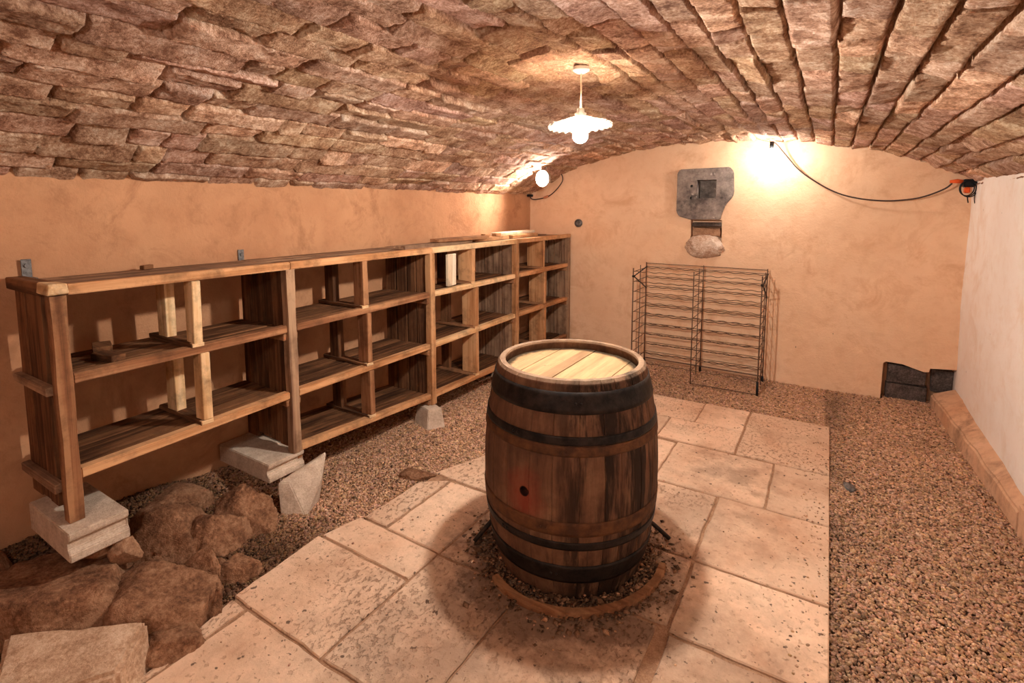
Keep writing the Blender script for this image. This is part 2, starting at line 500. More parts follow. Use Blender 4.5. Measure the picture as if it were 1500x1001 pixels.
def build_paving():
    bm = bmesh.new()
    r = random.Random(5)
    polys = [[(a, c), (b, c), (b, d), (a, d)] for a, b, c, d in SL] + SP
    for p in polys:
        z = r.uniform(-.003, .002)
        n = len(p)
        # subdivide the outline for a worn, slightly wavy edge
        q = []
        for i in range(n):
            ax, ay = p[i]; bx, by = p[(i + 1) % n]
            m = max(2, int(math.hypot(bx - ax, by - ay) / .05))
            for k in range(m):
                t = k / m
                x, y = ax + (bx - ax) * t, ay + (by - ay) * t
                if x < .07 and y < 4.40:
                    x += .007 * mnoise.noise((x * 12, y * 12, 1)); y += .007 * mnoise.noise((x * 12, y * 12, 7))
                q.append((x, y))
        cx = sum(a for a, b in q) / len(q); cy = sum(b for a, b in q) / len(q)
        rings = []
        for d, zz in ((0, -.05), (0, z - .005), (.005, z)):
            ring = []
            for x, y in q:
                L = math.hypot(x - cx, y - cy)
                ring.append(bm.verts.new((x - (x - cx) / L * d, y - (y - cy) / L * d, zz)))
            rings.append(ring)
        m = len(q)
        for A, B in zip(rings, rings[1:]):
            for k in range(m): bm.faces.new([A[k], A[(k + 1) % m], B[(k + 1) % m], B[k]])
        bm.faces.new(rings[-1])
    nface = len(bm.faces)
    bm.faces.ensure_lookup_table()
    # mortar bed showing in the joints
    bed = [(-2.06, 1.10), (-1.95, .7), (-1.93, .25), (.078, .25), (.078, 4.42), (-1.30, 4.41), (-1.35, 3.3), (-1.52, 3.2), (-1.86, 2.70), (-2.0, 2.35), (-2.0, 1.80), (-2.09, 1.57)]
    vs = [bm.verts.new((x, y, -.009)) for x, y in bed]
    f = bm.faces.new(vs); f.material_index = 1
    t = NT('limestone paving')
    isl = t.n.new('ShaderNodeNewGeometry').outputs['Random Per Island']
    a = t.noise(3, 5, .65); b = t.noise(22, 6, .7)
    c = t.ramp(a, [(.3, lin('D0A688')), (.7, lin('EED0B4'))])
    sh = t.math('ADD', .86, t.math('MULTIPLY', isl, .24))
    cc = t.n.new('ShaderNodeCombineColor')
    for i in range(3): t.l.new(sh, cc.inputs[i])
    c = t.mix(1.0, c, cc.outputs[0], 'MULTIPLY')
    # tool marks and pits of the hewn face
    pit = t.bw(t.noise(1.0, 5, .7, co=t.mapping(scale=(46, 30, 30), rot=(0, 0, .5))), .54, .62)
    rough_area = t.bw(t.noise(1.5, 2, co=t.mapping(loc=(.7, .2, 0))), .44, .56)
    c = t.mix(t.math('MULTIPLY', t.bw(t.noise(2.3, 6, .7), .5, .68), .45), c, lin('94694C'))
    gate = t.bw(t.math('FRACT', t.math('MULTIPLY', isl, 5.7)), .52, .60)
    pits = t.math('MULTIPLY', pit, t.math('ADD', .10, t.math('MULTIPLY', t.math('MULTIPLY', rough_area, gate), .7)))
    pits = t.math('MAXIMUM', pits, t.math('MULTIPLY', t.bw(t.noise(34, 4, .6), .60, .66), .45))
    c = t.mix(t.math('MULTIPLY', t.bw(t.noise(6, 6, .7), .46, .7), .4), c, lin('A27655'))
    c = t.mix(t.math('MULTIPLY', pits, .72), c, lin('8A6248'))
    spk = t.bw(t.noise(30, 3, .5), .665, .70)
    c = t.mix(t.math('MULTIPLY', spk, .8), c, lin('3C2A20'))
    # dirt by barrel and one joint, painted wider to soften the barrel's shadow edge
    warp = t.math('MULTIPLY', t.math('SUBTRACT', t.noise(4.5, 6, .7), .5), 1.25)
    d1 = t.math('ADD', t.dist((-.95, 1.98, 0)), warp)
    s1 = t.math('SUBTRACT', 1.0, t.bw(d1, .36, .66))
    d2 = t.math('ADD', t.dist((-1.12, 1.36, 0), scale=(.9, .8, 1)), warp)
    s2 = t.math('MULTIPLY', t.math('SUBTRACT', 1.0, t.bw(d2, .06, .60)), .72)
    d3 = t.math('ADD', t.dist((-.55, 2.72, 0), scale=(.8, .8, 1)), warp)
    s3 = t.math('MULTIPLY', t.math('SUBTRACT', 1.0, t.bw(d3, .05, .42)), .55)
    d5 = t.math('ADD', t.dist((-.42, 1.92, 0), scale=(.8, 1, 1)), warp)
    s5 = t.math('MULTIPLY', t.math('SUBTRACT', 1.0, t.bw(d5, .04, .46)), .62)
    d4 = t.math('ADD', t.dist((-.42, 3.35, 0)), warp)
    s4 = t.math('MULTIPLY', t.math('SUBTRACT', 1.0, t.bw(d4, .02, .30)), .6)
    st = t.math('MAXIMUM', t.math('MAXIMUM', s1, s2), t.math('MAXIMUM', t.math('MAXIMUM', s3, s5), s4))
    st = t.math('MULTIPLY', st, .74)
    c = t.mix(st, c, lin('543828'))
    t.color(c).rough(.8)
    h = t.math('SUBTRACT', t.math('MULTIPLY', b, .6), pits)
    t.bump(h, .7, .010)
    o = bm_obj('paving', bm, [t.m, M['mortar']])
    tag(o, 'pale limestone slabs laid flat under the barrel', None, kind='structure')
build_paving()

def in_poly(px, py, poly):
    inside = np.zeros(px.shape, bool)
    n = len(poly)
    for i in range(n):
        x0, y0 = poly[i]; x1, y1 = poly[(i + 1) % n]
        c = ((y0 > py) != (y1 > py)) & (px < (x1 - x0) * (py - y0) / (y1 - y0 + 1e-12) + x0)
        inside ^= c
    return inside
PAVE_OUT = [(-2.05, 1.09), (-1.93, .75), (-1.90, .2), (.083, .2), (.083, 4.425), (-1.32, 4.415), (-1.36, 3.31), (-1.50, 3.3), (-1.87, 2.72), (-2.01, 2.345), (-2.02, 2.2), (-2.03, 1.80), (-2.10, 1.58), (-2.11, 1.56), (-2.08, 1.11)]

def build_gravel():
    r = np.random.default_rng(12)
    sp = .0096
    gx = np.arange(XL + .02, XR, sp); gy = np.arange(.15, YB + .12, sp)
    X, Y = np.meshgrid(gx, gy, indexing='ij')
    X = (X + r.uniform(-.5, .5, X.shape) * sp).ravel(); Y = (Y + r.uniform(-.5, .5, Y.shape) * sp).ravel()
    keep = ~in_poly(X, Y, PAVE_OUT)
    keep &= ~((X > .925 - (Y - 3.47) * .058) & (Y > 3.4))
    keep &= ~((X > .91))
    keep &= ~((X > .75) & (Y < 1.1))
    keep &= ~((X < -2.0) & (Y < 1.0) & (X > -2.9) & (r.random(X.shape) < .75))
    keep &= (Y < YB - .01) | ((X > .47) & (X < .93))
    keep &= r.random(X.shape) < .93
    X, Y = X[keep], Y[keep]
    # a few strays kicked onto the slabs' margin
    n2 = 380
    sx = np.concatenate([r.uniform(-.06, .075, n2 // 2), r.uniform(-2.0, -.1, n2 // 2)])
    sy = np.concatenate([r.uniform(1.3, 4.4, n2 // 2), r.uniform(.7, 4.3, n2 // 2)])
    n1 = len(X)
    X = np.concatenate([X, sx]); Y = np.concatenate([Y, sy])
    n = len(X)
    size = r.lognormal(math.log(.0067), .24, n)
    size[n1:] *= .6
    Z = ground(X, Y) + r.uniform(-.003, .003, n)
    Z[n1:] = .002
    bm = bmesh.new(); bmesh.ops.create_icosphere(bm, subdivisions=1, radius=1)
    bv = np.array([v.co[:] for v in bm.verts]); bf = np.array([[v.index for v in f.verts] for f in bm.faces]); bm.free()
    sc = np.stack([size * r.uniform(.8, 1.4, n), size * r.uniform(.8, 1.4, n), size * r.uniform(.5, .9, n)], 1)
    V = bv[None] * sc[:, None, :] * (1 + r.uniform(-.22, .22, (n, len(bv), 1)))
    a = r.uniform(0, 2 * PI, n); ca, sa = np.cos(a)[:, None], np.sin(a)[:, None]
    tl = r.normal(0, .35, n); ct, st = np.cos(tl)[:, None], np.sin(tl)[:, None]
    y2 = V[..., 1] * ct - V[..., 2] * st; z2 = V[..., 1] * st + V[..., 2] * ct
    x3 = V[..., 0] * ca - y2 * sa; y3 = V[..., 0] * sa + y2 * ca
    P = np.stack([x3 + X[:, None], y3 + Y[:, None], z2 + Z[:, None]], -1).reshape(-1, 3)
    F = (bf[None] + (np.arange(n) * len(bv))[:, None, None]).reshape(-1, 3)
    me = np_mesh('gravel', P, F)
    v = r.uniform(.60, 1.15, n)
    dark = r.random(n) < .09; v[dark] *= .4
    # dirt: dark litter by the rocks, along the shelving and along the slab's right edge
    soil = sstep(1.75, 1.35, Y) * sstep(-1.95, -2.15, X)
    v *= 1 - .72 * soil
    edge = np.exp(-((X - .10) / .10) ** 2) * (X > .05) + .8 * np.exp(-((X + 2.2) / .12) ** 2) * (Y < 1.7)
    v *= 1 - .45 * np.clip(edge, 0, 1) * (fbm(X * 3, Y * 3, 3, 2) + .6)
    v *= 1.04 + .5 * fbm(X * 1.7, Y * 1.7, 41, 3)
    c = np.stack([v, v * r.uniform(.86, 1.0, n) * (1 - .14 * soil), v * r.uniform(.74, .98, n) * (1 - .28 * soil)], 1)
    vcol(me, 'pebble_tint', np.repeat(c, len(bv), 0))
    o = link_mesh('gravel', me, M['gravel'], smooth=True)
    tag(o, 'pinkish brown gravel spread around the stone slabs', 'gravel', kind='stuff')
build_gravel()

# plastered ledge at the foot of the right wall
def build_ledge():
    bm = bmesh.new()
    add_quadbox(bm, [(.79, 5.36, -.1), (.90, 3.47, -.1), (1.0, 3.47, -.1), (1.0, 5.36, -.1)],
                [(.795, 5.36, .10), (.905, 3.47, .10), (1.0, 3.47, .225), (1.0, 5.36, .19)], .012)
    add_quadbox(bm, [(.895, 3.46, -.1), (.915, 1.0, -.1), (1.0, 1.0, -.1), (1.0, 3.46, -.1)],
                [(.90, 3.46, .16), (.92, 1.0, .16), (1.0, 1.0, .2), (1.0, 3.46, .2)], .012)
    bmesh.ops.subdivide_edges(bm, edges=[e for e in bm.edges if e.calc_length() > .5], cuts=24, use_grid_fill=True)
    for v in bm.verts:
        d = mnoise.noise(v.co * 5) * .010
        v.co.x += d; v.co.z += d * .7
    o = bm_obj('trim_1', bm, m_plaster('stained plaster', 'C89A78', 'DDB696', '6E5240', 9, .4, .05))
    tag(o, None, None, kind='structure')
build_ledge()

# ------------------------------------------------------------------ barrel
BC = (-.995, 2.14)
BZ0, BZ1 = .006, .950
def barrel_r(z):
    t = (z - (BZ0 + BZ1) / 2) / ((BZ1 - BZ0) / 2)
    return .404 - .066 * abs(t) ** 2.1
def build_barrel():
    root = thing('barrel', 'old oak wine barrel standing upright on the stained slabs', 'barrel', (BC[0], BC[1], BZ0))
    r = random.Random(3)
    ns = 26
    # staves: outer wall, top rim, inner wall and underside in one closed body
    zs = list(np.linspace(BZ0, BZ1 - .012, 40))
    prof = [('o', z) for z in zs] + [('r1', BZ1), ('r2', BZ1)] + [('i', z) for z in (BZ1 - .01, BZ1 - .03, BZ1 - .05, BZ1 - .075, BZ1 - .12, .5, BZ0 + .05, BZ0)]
    angs = []; tint = []; stv = []
    a = 0.35
    wid = [r.uniform(.75, 1.3) for _ in range(ns)]; tot = sum(wid)
    for k in range(ns):
        w = wid[k] / tot * 2 * PI
        tv = r.uniform(.82, 1.12)
        for f in (0, .03, .08, .3, .5, .7, .92, .97):
            angs.append(a + f * w); tint.append(tv); stv.append(min(f, 1 - f))
        a += w
    na = len(angs)
    V = []; C = []
    for kind, z in prof:
        for j in range(na):
            ro = barrel_r(z)
            g = .0035 if stv[j] < .02 else 0
            if kind == 'o': rr = ro - g + .0012 * mnoise.noise((angs[j] * 9, z * 6, 2))
            elif kind == 'r1': rr = ro - .006 - g * .5
            elif kind == 'r2': rr = ro - .030
            else: rr = ro - .034
            if kind == 'i' and abs(z - (BZ1 - .075)) < .001: rr = ro - .029
            V.append((BC[0] + rr * math.cos(angs[j]), BC[1] + rr * math.sin(angs[j]), z + (.002 * mnoise.noise((angs[j] * 20, 1, 1)) if kind in ('r1', 'r2') else 0)))
            C.append(tint[j])
    m = len(prof)
    F = []
    for i in range(m):
        for j in range(na):
            F.append((i * na + j, i * na + (j + 1) % na, ((i + 1) % m) * na + (j + 1) % na, ((i + 1) % m) * na + j))
    me = np_mesh('staves', V, F)
    vcol(me, 'stave_tint', np.array(C))
    t = NT('barrel oak')
    mp = t.mapping(scale=(30, 30, 2.6))
    g = t.noise(1.0, 6, .68, co=mp)
    c = t.ramp(t.math('ADD', t.math('MULTIPLY', g, .45), t.math('MULTIPLY', t.noise(4, 5, .65), .55)), [(.34, lin('4A3428')), (.5, lin('6A4B38')), (.66, lin('88684F'))])
    c = t.mix(.75, c, t.attr('stave_tint'), 'MULTIPLY')
    # black runs of old wine on one flank
    sep = t.n.new('ShaderNodeSeparateXYZ'); t.l.new(t.co, sep.inputs[0])
    ang = t.math('ARCTAN2', sep.outputs[1], sep.outputs[0])
    fl_ = t.math('SUBTRACT', 1.0, t.bw(t.math('DIVIDE', t.math('ABSOLUTE', t.math('ADD', ang, .50)), 2.0), .26, .50))
    run = t.bw(t.noise(1.0, 5, .7, co=t.mapping(scale=(17, 17, 1.5), loc=(3, 1, .2))), .44, .56)
    c = t.mix(t.math('MULTIPLY', t.math('MULTIPLY', run, fl_), .92), c, lin('1E1612'))
    # grime all over, in patches
    gr = t.bw(t.noise(5, 6, .7), .48, .7)
    c = t.mix(t.math('MULTIPLY', gr, .5), c, lin('2E1E16'))
    # red wine stain round the bung
    bung = Vector((-.018, -.4025, .477))
    d = t.math('ADD', t.dist(tuple(bung + Vector((0, 0, -.02))), scale=(1, 1, .7)), t.math('MULTIPLY', t.math('SUBTRACT', t.noise(14, 5, .7), .5), .12))
    red = t.math('SUBTRACT', 1.0, t.bw(d, .02, .105))
    c = t.mix(t.math('MULTIPLY', red, .62), c, lin('842C1E'))
    wv = t.math('MULTIPLY', t.bw(sep.outputs[2], .925, .935), t.math('MULTIPLY', t.bw(t.noise(9, 5, .7), .3, .7), .62))
    c = t.mix(wv, c, lin('A88C72'))
    hd = t.bw(t.dist(tuple(bung), scale=(1, .25, 1)), .0215, .0235)  # inside of the bung hole painted black to stand for its shade
    c = t.mix(t.math('SUBTRACT', 1.0, hd), c, lin('120C0A'))
    t.color(c).rough(.72)
    t.bump(g, .5, .006)
    st = link_mesh('staves', me, t.m, root)
    bm = bmesh.new()
    ba = math.atan2(bung.y, bung.x); bz = BZ0 + bung.z
    d3 = Vector((math.cos(ba), math.sin(ba), 0))
    p = Vector((BC[0], BC[1], bz))
    add_tube(bm, [p + d3 * .30, p + d3 * .47], .0205, 20)
    cut = bm_obj('bung_cutter', bm, M['iron'])
    boolean_cut(st, [cut])
    st.data.polygons.foreach_set('use_smooth', [False] * len(st.data.polygons))
    # head boards, set down inside the rim
    hz = BZ1 - .045
    hr = barrel_r(BZ1) - .032
    th = t = NT('barrel head')
    isl = t.n.new('ShaderNodeNewGeometry').outputs['Random Per Island']
    rot = PI / 2
    g = t.noise(1.0, 5, .65, co=t.mapping(scale=(24, 2.2, 10)))
    c = t.ramp(g, [(.3, lin('8C6C4C')), (.7, lin('B4946C'))])
    sx_ = t.n.new('ShaderNodeSeparateXYZ'); t.l.new(t.co, sx_.inputs[0])
    dk = t.math('SUBTRACT', 1.0, t.bw(t.math('ABSOLUTE', t.math('ADD', sx_.outputs[0], .033)), .026, .032))
    dk = t.math('MULTIPLY', dk, t.math('ADD', .45, t.noise(9, 4)))
    c = t.mix(t.math('MULTIPLY', dk, .62), c, lin('7A5A42'))
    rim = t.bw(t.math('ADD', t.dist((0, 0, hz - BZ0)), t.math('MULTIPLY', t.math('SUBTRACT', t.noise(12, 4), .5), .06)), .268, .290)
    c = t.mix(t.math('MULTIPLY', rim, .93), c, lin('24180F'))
    sp_ = t.bw(t.noise(26, 4), .62, .7)
    c = t.mix(t.math('MULTIPLY', sp_, .35), c, lin('5A4030'))
    t.color(c).rough(.8); t.bump(g, .4, .004)
    bm = bmesh.new()
    cuts = [-hr, -.215, -.11, .003, .063, .17, hr]
    ca, sa = math.cos(rot), math.sin(rot)
    for k in range(len(cuts) - 1):
        v0, v1 = cuts[k] + .0012, cuts[k + 1] - .0012
        top = []
        N = 16
        for i in range(N + 1):
            v = v0 + (v1 - v0) * i / N; top.append((math.sqrt(max(hr * hr - v * v, 1e-8)), v))
        for i in range(N, -1, -1):
            v = v0 + (v1 - v0) * i / N; top.append((-math.sqrt(max(hr * hr - v * v, 1e-8)), v))
        dz = [0, .001, -.001, .0015, 0, .001][k]
        pts = [(BC[0] + u * ca - v * sa, BC[1] + u * sa + v * ca) for u, v in top]
        b = [bm.verts.new((x, y, hz - .022)) for x, y in pts]; tt = [bm.verts.new((x, y, hz + dz)) for x, y in pts]
        n = len(b)
        bm.faces.new(b[::-1]); bm.faces.new(tt)
        for i in range(n): bm.faces.new([b[i], b[(i + 1) % n], tt[(i + 1) % n], tt[i]])
    bm_obj('head', bm, th.m, root)
    # hoops
    rust = m_plain('rusty hoop', '4A3326', .7, .25, .5, 16, '6E4A30')
    blk = m_plain('black hoop', '1E1B1B', .48, .45, .5, 16, '37302C')
    hoops = [(.824, .908, 'b'), (.704, .738, 'b'), (.660, .700, 'r'), (.325, .385, 'r'), (.262, .296, 'b'), (.100, .184, 'b')]
    for z0, z1, kind in hoops:
        bm = bmesh.new()
        pr = []
        for z in np.linspace(z0, z1, 6): pr.append((barrel_r(z) + .0045, z))
        pr = [(barrel_r(z0) - .004, z0)] + pr + [(barrel_r(z1) - .004, z1)]
        add_lathe(bm, [(a_, b_ ) for a_, b_ in pr], (BC[0], BC[1], 0), 96, closed=True)
        # lapped, riveted joint
        aj = {.824: -1.05, .704: -1.75, .660: -1.20, .325: -1.4, .262: -1.9, .100: -1.3}[z0]
        for da in (-.03, .03):
            zc = (z0 + z1) / 2
            pr_ = Vector((BC[0] + math.cos(aj + da) * (barrel_r(zc) + .004), BC[1] + math.sin(aj + da) * (barrel_r(zc) + .004), zc))
            bmesh.ops.create_icosphere(bm, subdivisions=2, radius=.006, matrix=Matrix.Translation(pr_))
        h = bm_obj('hoop', bm, blk if kind == 'b' else rust, root, smooth=True)
        h['label'] = 'wide black iron hoop' if z1 - z0 > .05 else ('thin black iron hoop' if kind == 'b' else 'rusty brown hoop')
build_barrel()

# broken wooden hoop and iron bars round the barrel's foot
def arc_thing(name, label, cat, c, R, a0, a1, w, h, mat, z0=.002):
    bm = bmesh.new(); N = 40
    rings = []
    for i in range(N + 1):
        a = a0 + (a1 - a0) * i / N
        rr = R * (1 + .02 * math.sin(a * 3))
        ring = []
        for dr, z in ((-w / 2, z0), (w / 2, z0), (w / 2 * .8, z0 + h), (-w / 2 * .8, z0 + h)):
            ring.append(bm.verts.new((c[0] + (rr + dr) * math.cos(a), c[1] + (rr + dr) * math.sin(a), z + .003 * mnoise.noise((a * 4, dr * 9, 3)))))
        rings.append(ring)
    for A, B in zip(rings, rings[1:]):
        for k in range(4): bm.faces.new([A[k], A[(k + 1) % 4], B[(k + 1) % 4], B[k]])
    bm.faces.new(rings[0][::-1]); bm.faces.new(rings[-1])
    o = bm_obj(name, bm, mat, origin=(c[0], c[1], z0))
    return tag(o, label, cat)
arc_thing('wooden_hoop', 'brown wooden hoop lying on the slabs round the barrel foot', 'hoop', (-.985, 2.145), .420, -2.05, .22, .036, .024, wood('brown', 0))
def iron_bar(label, pts):
    bm = bmesh.new(); add_tube(bm, pts, .011, 8)
    tag(bm_obj('iron_bar', bm, M['iron'], origin=pts[0], smooth=True), label, 'bar', 'iron bars at the foot of the barrel')
iron_bar('bent black iron bar leaning at the left foot of the barrel', [(-1.405, 1.925, .010), (-1.39, 1.955, .035), (-1.372, 1.98, .065), (-1.350, 2.02, .10)])
iron_bar('straight black iron bar leaning at the right foot of the barrel', [(-.595, 2.451, .010), (-.63, 2.435, .045), (-.665, 2.42, .078), (-.705, 2.40, .11)])

# dirt and litter heaped round the barrel foot
def build_litter():
    r = np.random.default_rng(8); n = 1500
    n = 2600; a = r.uniform(-PI, PI, n); rad = .335 + np.abs(r.normal(0, .075, n))
    X = BC[0] + .01 + rad * np.cos(a); Y = BC[1] - .01 + rad * np.sin(a)
    sz = r.lognormal(math.log(.0065), .45, n)
    Z = .001 + np.maximum(0, .03 - (rad - .33) * .2) * r.random(n)
    bv = np.array([(1, 0, 0), (-1, 0, 0), (0, 1, 0), (0, -1, 0), (0, 0, 1), (0, 0, -1)], float)
    bf = np.array([(0, 2, 4), (2, 1, 4), (1, 3, 4), (3, 0, 4), (2, 0, 5), (1, 2, 5), (3, 1, 5), (0, 3, 5)])
    V = bv[None] * np.stack([sz * r.uniform(.7, 1.8, n), sz * r.uniform(.6, 1.2, n), sz * r.uniform(.3, .7, n)], 1)[:, None]
    b = r.uniform(0, 6.28, n); cb, sb = np.cos(b)[:, None], np.sin(b)[:, None]
    P = np.stack([V[..., 0] * cb - V[..., 1] * sb + X[:, None], V[..., 0] * sb + V[..., 1] * cb + Y[:, None], V[..., 2] + Z[:, None] + .004], -1).reshape(-1, 3)
    F = (bf[None] + (np.arange(n) * 6)[:, None, None]).reshape(-1, 3)
    me = np_mesh('dirt_litter', P, F)
    v = r.uniform(.12, .5, n); v[r.random(n) < .06] = .9
    vcol(me, 'pebble_tint', np.repeat(np.stack([v, v * .85, v * .72], 1), 6, 0))
    tag(link_mesh('dirt_litter', me, M['gravel']), 'dark crumbled dirt and chips heaped round the barrel foot', 'dirt', kind='stuff')
build_litter()

# ------------------------------------------------------------------ shelving
def fx(y): return -2.55 + .06 * (y - .8) / 4.5
UY = [.755, 1.765, 2.95, 4.165, 5.285]
UZ = [.372, .242, .132, .125, .13]
ZT = 1.302
def s_z(k, y):
    if k == 0: return ZT
    if k == 1: return float(np.interp(y, [.8, 1.75, 2.93, 4.2, 5.3], [.940, .948, .968, .972, .975]))
    if k == 2: return float(np.interp(y, [.8, 1.75, 2.93, 4.2, 5.3], [.540, .566, .570, .590, .585]))
    return float(np.interp(y, [1.8, 2.93, 4.2, 5.3], [.238, .178, .150, .155]))

SH = thing('wooden_shelving', 'long timber shelving with slatted shelves standing along the left wall', 'shelving', (-2.8, 3.0, 0))
def build_shelving():
    r = random.Random(11)
    tone_front = ['brown', 'grey', 'orange', 'orange', 'grey']
    for i, y in enumerate(UY):
        xf = fx(y); z0 = UZ[i]
        bm = bmesh.new()
        # upright panel of vertical planks with narrow gaps
        xs = [-3.0, -2.885, -2.775, -2.68, xf - .052]
        for k in range(4):
            jy = r.uniform(-.008, .008)
            add_box(bm, xs[k] + .007, xs[k + 1] - .007, y - .012 + jy, y + .012 + jy, z0 + r.uniform(0, .05 if k else .02), ZT - r.uniform(0, .01), .002, .002)
        up = bm_obj('upright', bm, wood('dark' if i < 3 else 'grey', 2), SH)
        bm = bmesh.new()
        n = 8; ring = []
        for q in range(n + 1):
            z = z0 + (ZT - z0) * q / n
            w = .025 + .002 * math.sin(q * 1.7 + i)
            ring.append([bm.verts.new((x, yy, z)) for x, yy in ((xf - .05, y - w), (xf, y - w), (xf, y + w), (xf - .05, y + w))])
        for A, B in zip(ring, ring[1:]):
            for q in range(4): bm.faces.new([A[q], A[(q + 1) % 4], B[(q + 1) % 4], B[q]])
        bm.faces.new(ring[0][::-1]); bm.faces.new(ring[-1])
        bm_obj('front_post', bm, wood(tone_front[i], 2), up)
        # cross battens carrying the shelves
        for k in (1, 2, 3):
            if k == 3 and i == 0:
                z = .50
            else:
                z = s_z(k, y) - .035
            if k == 1 and i == 0: z = .905
            if k == 2 and i == 0: continue
            for sgn in (-1, 1):
                if i == 0 and sgn == 1: continue
                if i == 4 and sgn == 1: continue
                if k == 3 and sgn == -1 and i == 1: continue
                bm = bmesh.new()
                ya = y + sgn * .014; yb = y + sgn * (.014 + .032)
                xe = xf - (.06 if (i == 0) else .02)
                add_box(bm, -2.99, xe, min(ya, yb), max(ya, yb), z - .012, z + .026, .003, .002)
                bm_obj('batten', bm, wood('brown' if i else 'grey', 0), up)
        if i == 0:
            bm = bmesh.new(); add_box(bm, -3.03, xf - .10, y - .03, y + .03, ZT - .005, ZT + .045, .004, .003)
            bm_obj('top_rail', bm, wood('dark', 0), up)
            bm = bmesh.new(); add_box(bm, xf - .10, xf + .012, y - .035, y + .03, ZT + .005, ZT + .05, .004, .003)
            q = bm_obj('end_block', bm, wood('light', 0), up); q['label'] = 'pale offcut block capping the end post'
    # top boards, one run per bay
    tt = ['orange', 'orange', 'light', 'orange']
    for b in range(4):
        y0 = UY[b] + (.03 if b == 0 else 0); y1 = UY[b + 1]
        if b == 3: y1 += .03
        bm = bmesh.new()
        cs = [-3.02, -2.91, -2.80, -2.69, -2.59]
        for k in range(4):
            jz = r.uniform(-.003, .003)
            add_box(bm, cs[k] + .003, cs[k + 1] - .003, y0 + .001, y1 - .001, ZT + jz, ZT + .028 + jz, .002, .001)
        tp = bm_obj('top_board', bm, wood('grey', 1), SH)
        bm = bmesh.new()
        xa, xb = fx(y0), fx(y1)
        add_quadbox(bm, [(xa - .045, y0, ZT), (xa, y0, ZT), (xb, y1, ZT), (xb - .045, y1, ZT)],
                    [(xa - .045, y0, ZT + .042), (xa, y0, ZT + .042), (xb, y1, ZT + .042), (xb - .045, y1, ZT + .042)], .004)
        bm_obj('front_edge', bm, wood(tt[b], 1), tp)
    # shelves
    te = {(0, 1): 'brown', (0, 2): 'orange', (1, 1): 'brown', (1, 2): 'orange', (1, 3): 'orange', (2, 1): 'light', (2, 2): 'light', (2, 3): 'orange', (3, 1): 'orange', (3, 2): 'orange', (3, 3): 'brown'}
    for b in range(4):
        y0, y1 = UY[b] + .028, UY[b + 1] - .028
        for k in (1, 2, 3):
            if b == 0 and k == 3: continue
            za, zb = s_z(k, y0), s_z(k, y1)
            bm = bmesh.new()
            cs = np.linspace(-2.99, -2.595, 6)
            for q in range(5):
                ja, jb = r.uniform(-.004, .003), r.uniform(-.004, .003)
                x0, x1 = cs[q] + .005, cs[q + 1] - .005
                add_quadbox(bm, [(x0, y0, za + .008 + ja), (x1, y0, za + .008 + ja), (x1, y1, zb + .008 + jb), (x0, y1, zb + .008 + jb)],
                            [(x0, y0, za + .030 + ja), (x1, y0, za + .030 + ja), (x1, y1, zb + .030 + jb), (x0, y1, zb + .030 + jb)], .002)
            sh = bm_obj('shelf', bm, wood('dark', 1), SH)
            bm = bmesh.new()
            xa, xb = fx(y0) - .006, fx(y1) - .006
            hh = .040
            add_quadbox(bm, [(xa - .05, y0, za), (xa, y0, za), (xb, y1, zb), (xb - .05, y1, zb)],
                        [(xa - .05, y0, za + hh), (xa, y0, za + hh), (xb, y1, zb + hh), (xb - .05, y1, zb + hh)], .004)
            bm_obj('front_edge', bm, wood(te[(b, k)], 1), sh)
    # dividers in mid bay: a front stud, a back stud and a foot rail between them
    DY = {(0, 0): 1.268, (0, 1): 1.290, (1, 0): 2.305, (1, 1): 2.33, (1, 2): 2.34, (2, 0): 3.475, (2, 1): 3.52, (2, 2): 3.52, (3, 0): 4.69, (3, 1): 4.73, (3, 2): 4.73}
    dt = {0: 'light', 1: 'brown', 2: 'orange', 3: 'orange'}
    for (b, k), y in DY.items():
        zl = s_z(k + 1, y) + .038
        zh = s_z(k, y) if k else ZT
        xf = fx(y) - .004
        dep = {0: .075, 1: .095, 2: .15, 3: .19}[b]
        bm = bmesh.new(); add_box(bm, xf - dep, xf, y - .021, y + .021, zl + .016, zh - .002, .003, .003)
        dv = bm_obj('divider', bm, wood(dt[b] if not (b == 1) else 'brown', 2), SH)
        bm = bmesh.new()
        bx = {0: -2.84, 1: -2.86, 2: -2.86, 3: -2.88}[b]
        add_box(bm, bx - .045, bx + .045, y - .02 - .01 * (b < 2), y + .02, zl, zh - .004, .003, .003)
        bm_obj('back_stud', bm, wood('light' if b == 0 else 'dark', 2), dv)
        bm = bmesh.new(); add_box(bm, -2.97, xf - .002, y - .036, y + .022, zl - .006, zl + .016, .003, .002)
        bm_obj('foot_rail', bm, wood('dark' if b < 2 else 'brown', 0), dv)
        bm = bmesh.new(); add_box(bm, xf - .03, xf + .001, y - .034, y + .023, zl - .004, zl + .0165, .003, .001)
        bm_obj('foot_end', bm, wood('light' if b != 3 else 'orange', 1), dv)
    # angle brackets on the wall
    for y, z in ((.80, 1.372), (1.785, 1.345)):
        bm = bmesh.new()
        add_box(bm, XL + .006, XL + .011, y - .018, y + .018, z - .04, z + .045, .001)
        add_box(bm, XL + .006, XL + .08, y - .018, y + .018, z - .04, z - .035, .001)
        add_tube(bm, [(XL + .009, y, z + .016), (XL + .018, y, z + .016)], .009, 8)
        q = bm_obj('wall_bracket', bm, M['galv'], SH); q['label'] = 'galvanised angle bracket'
build_shelving()

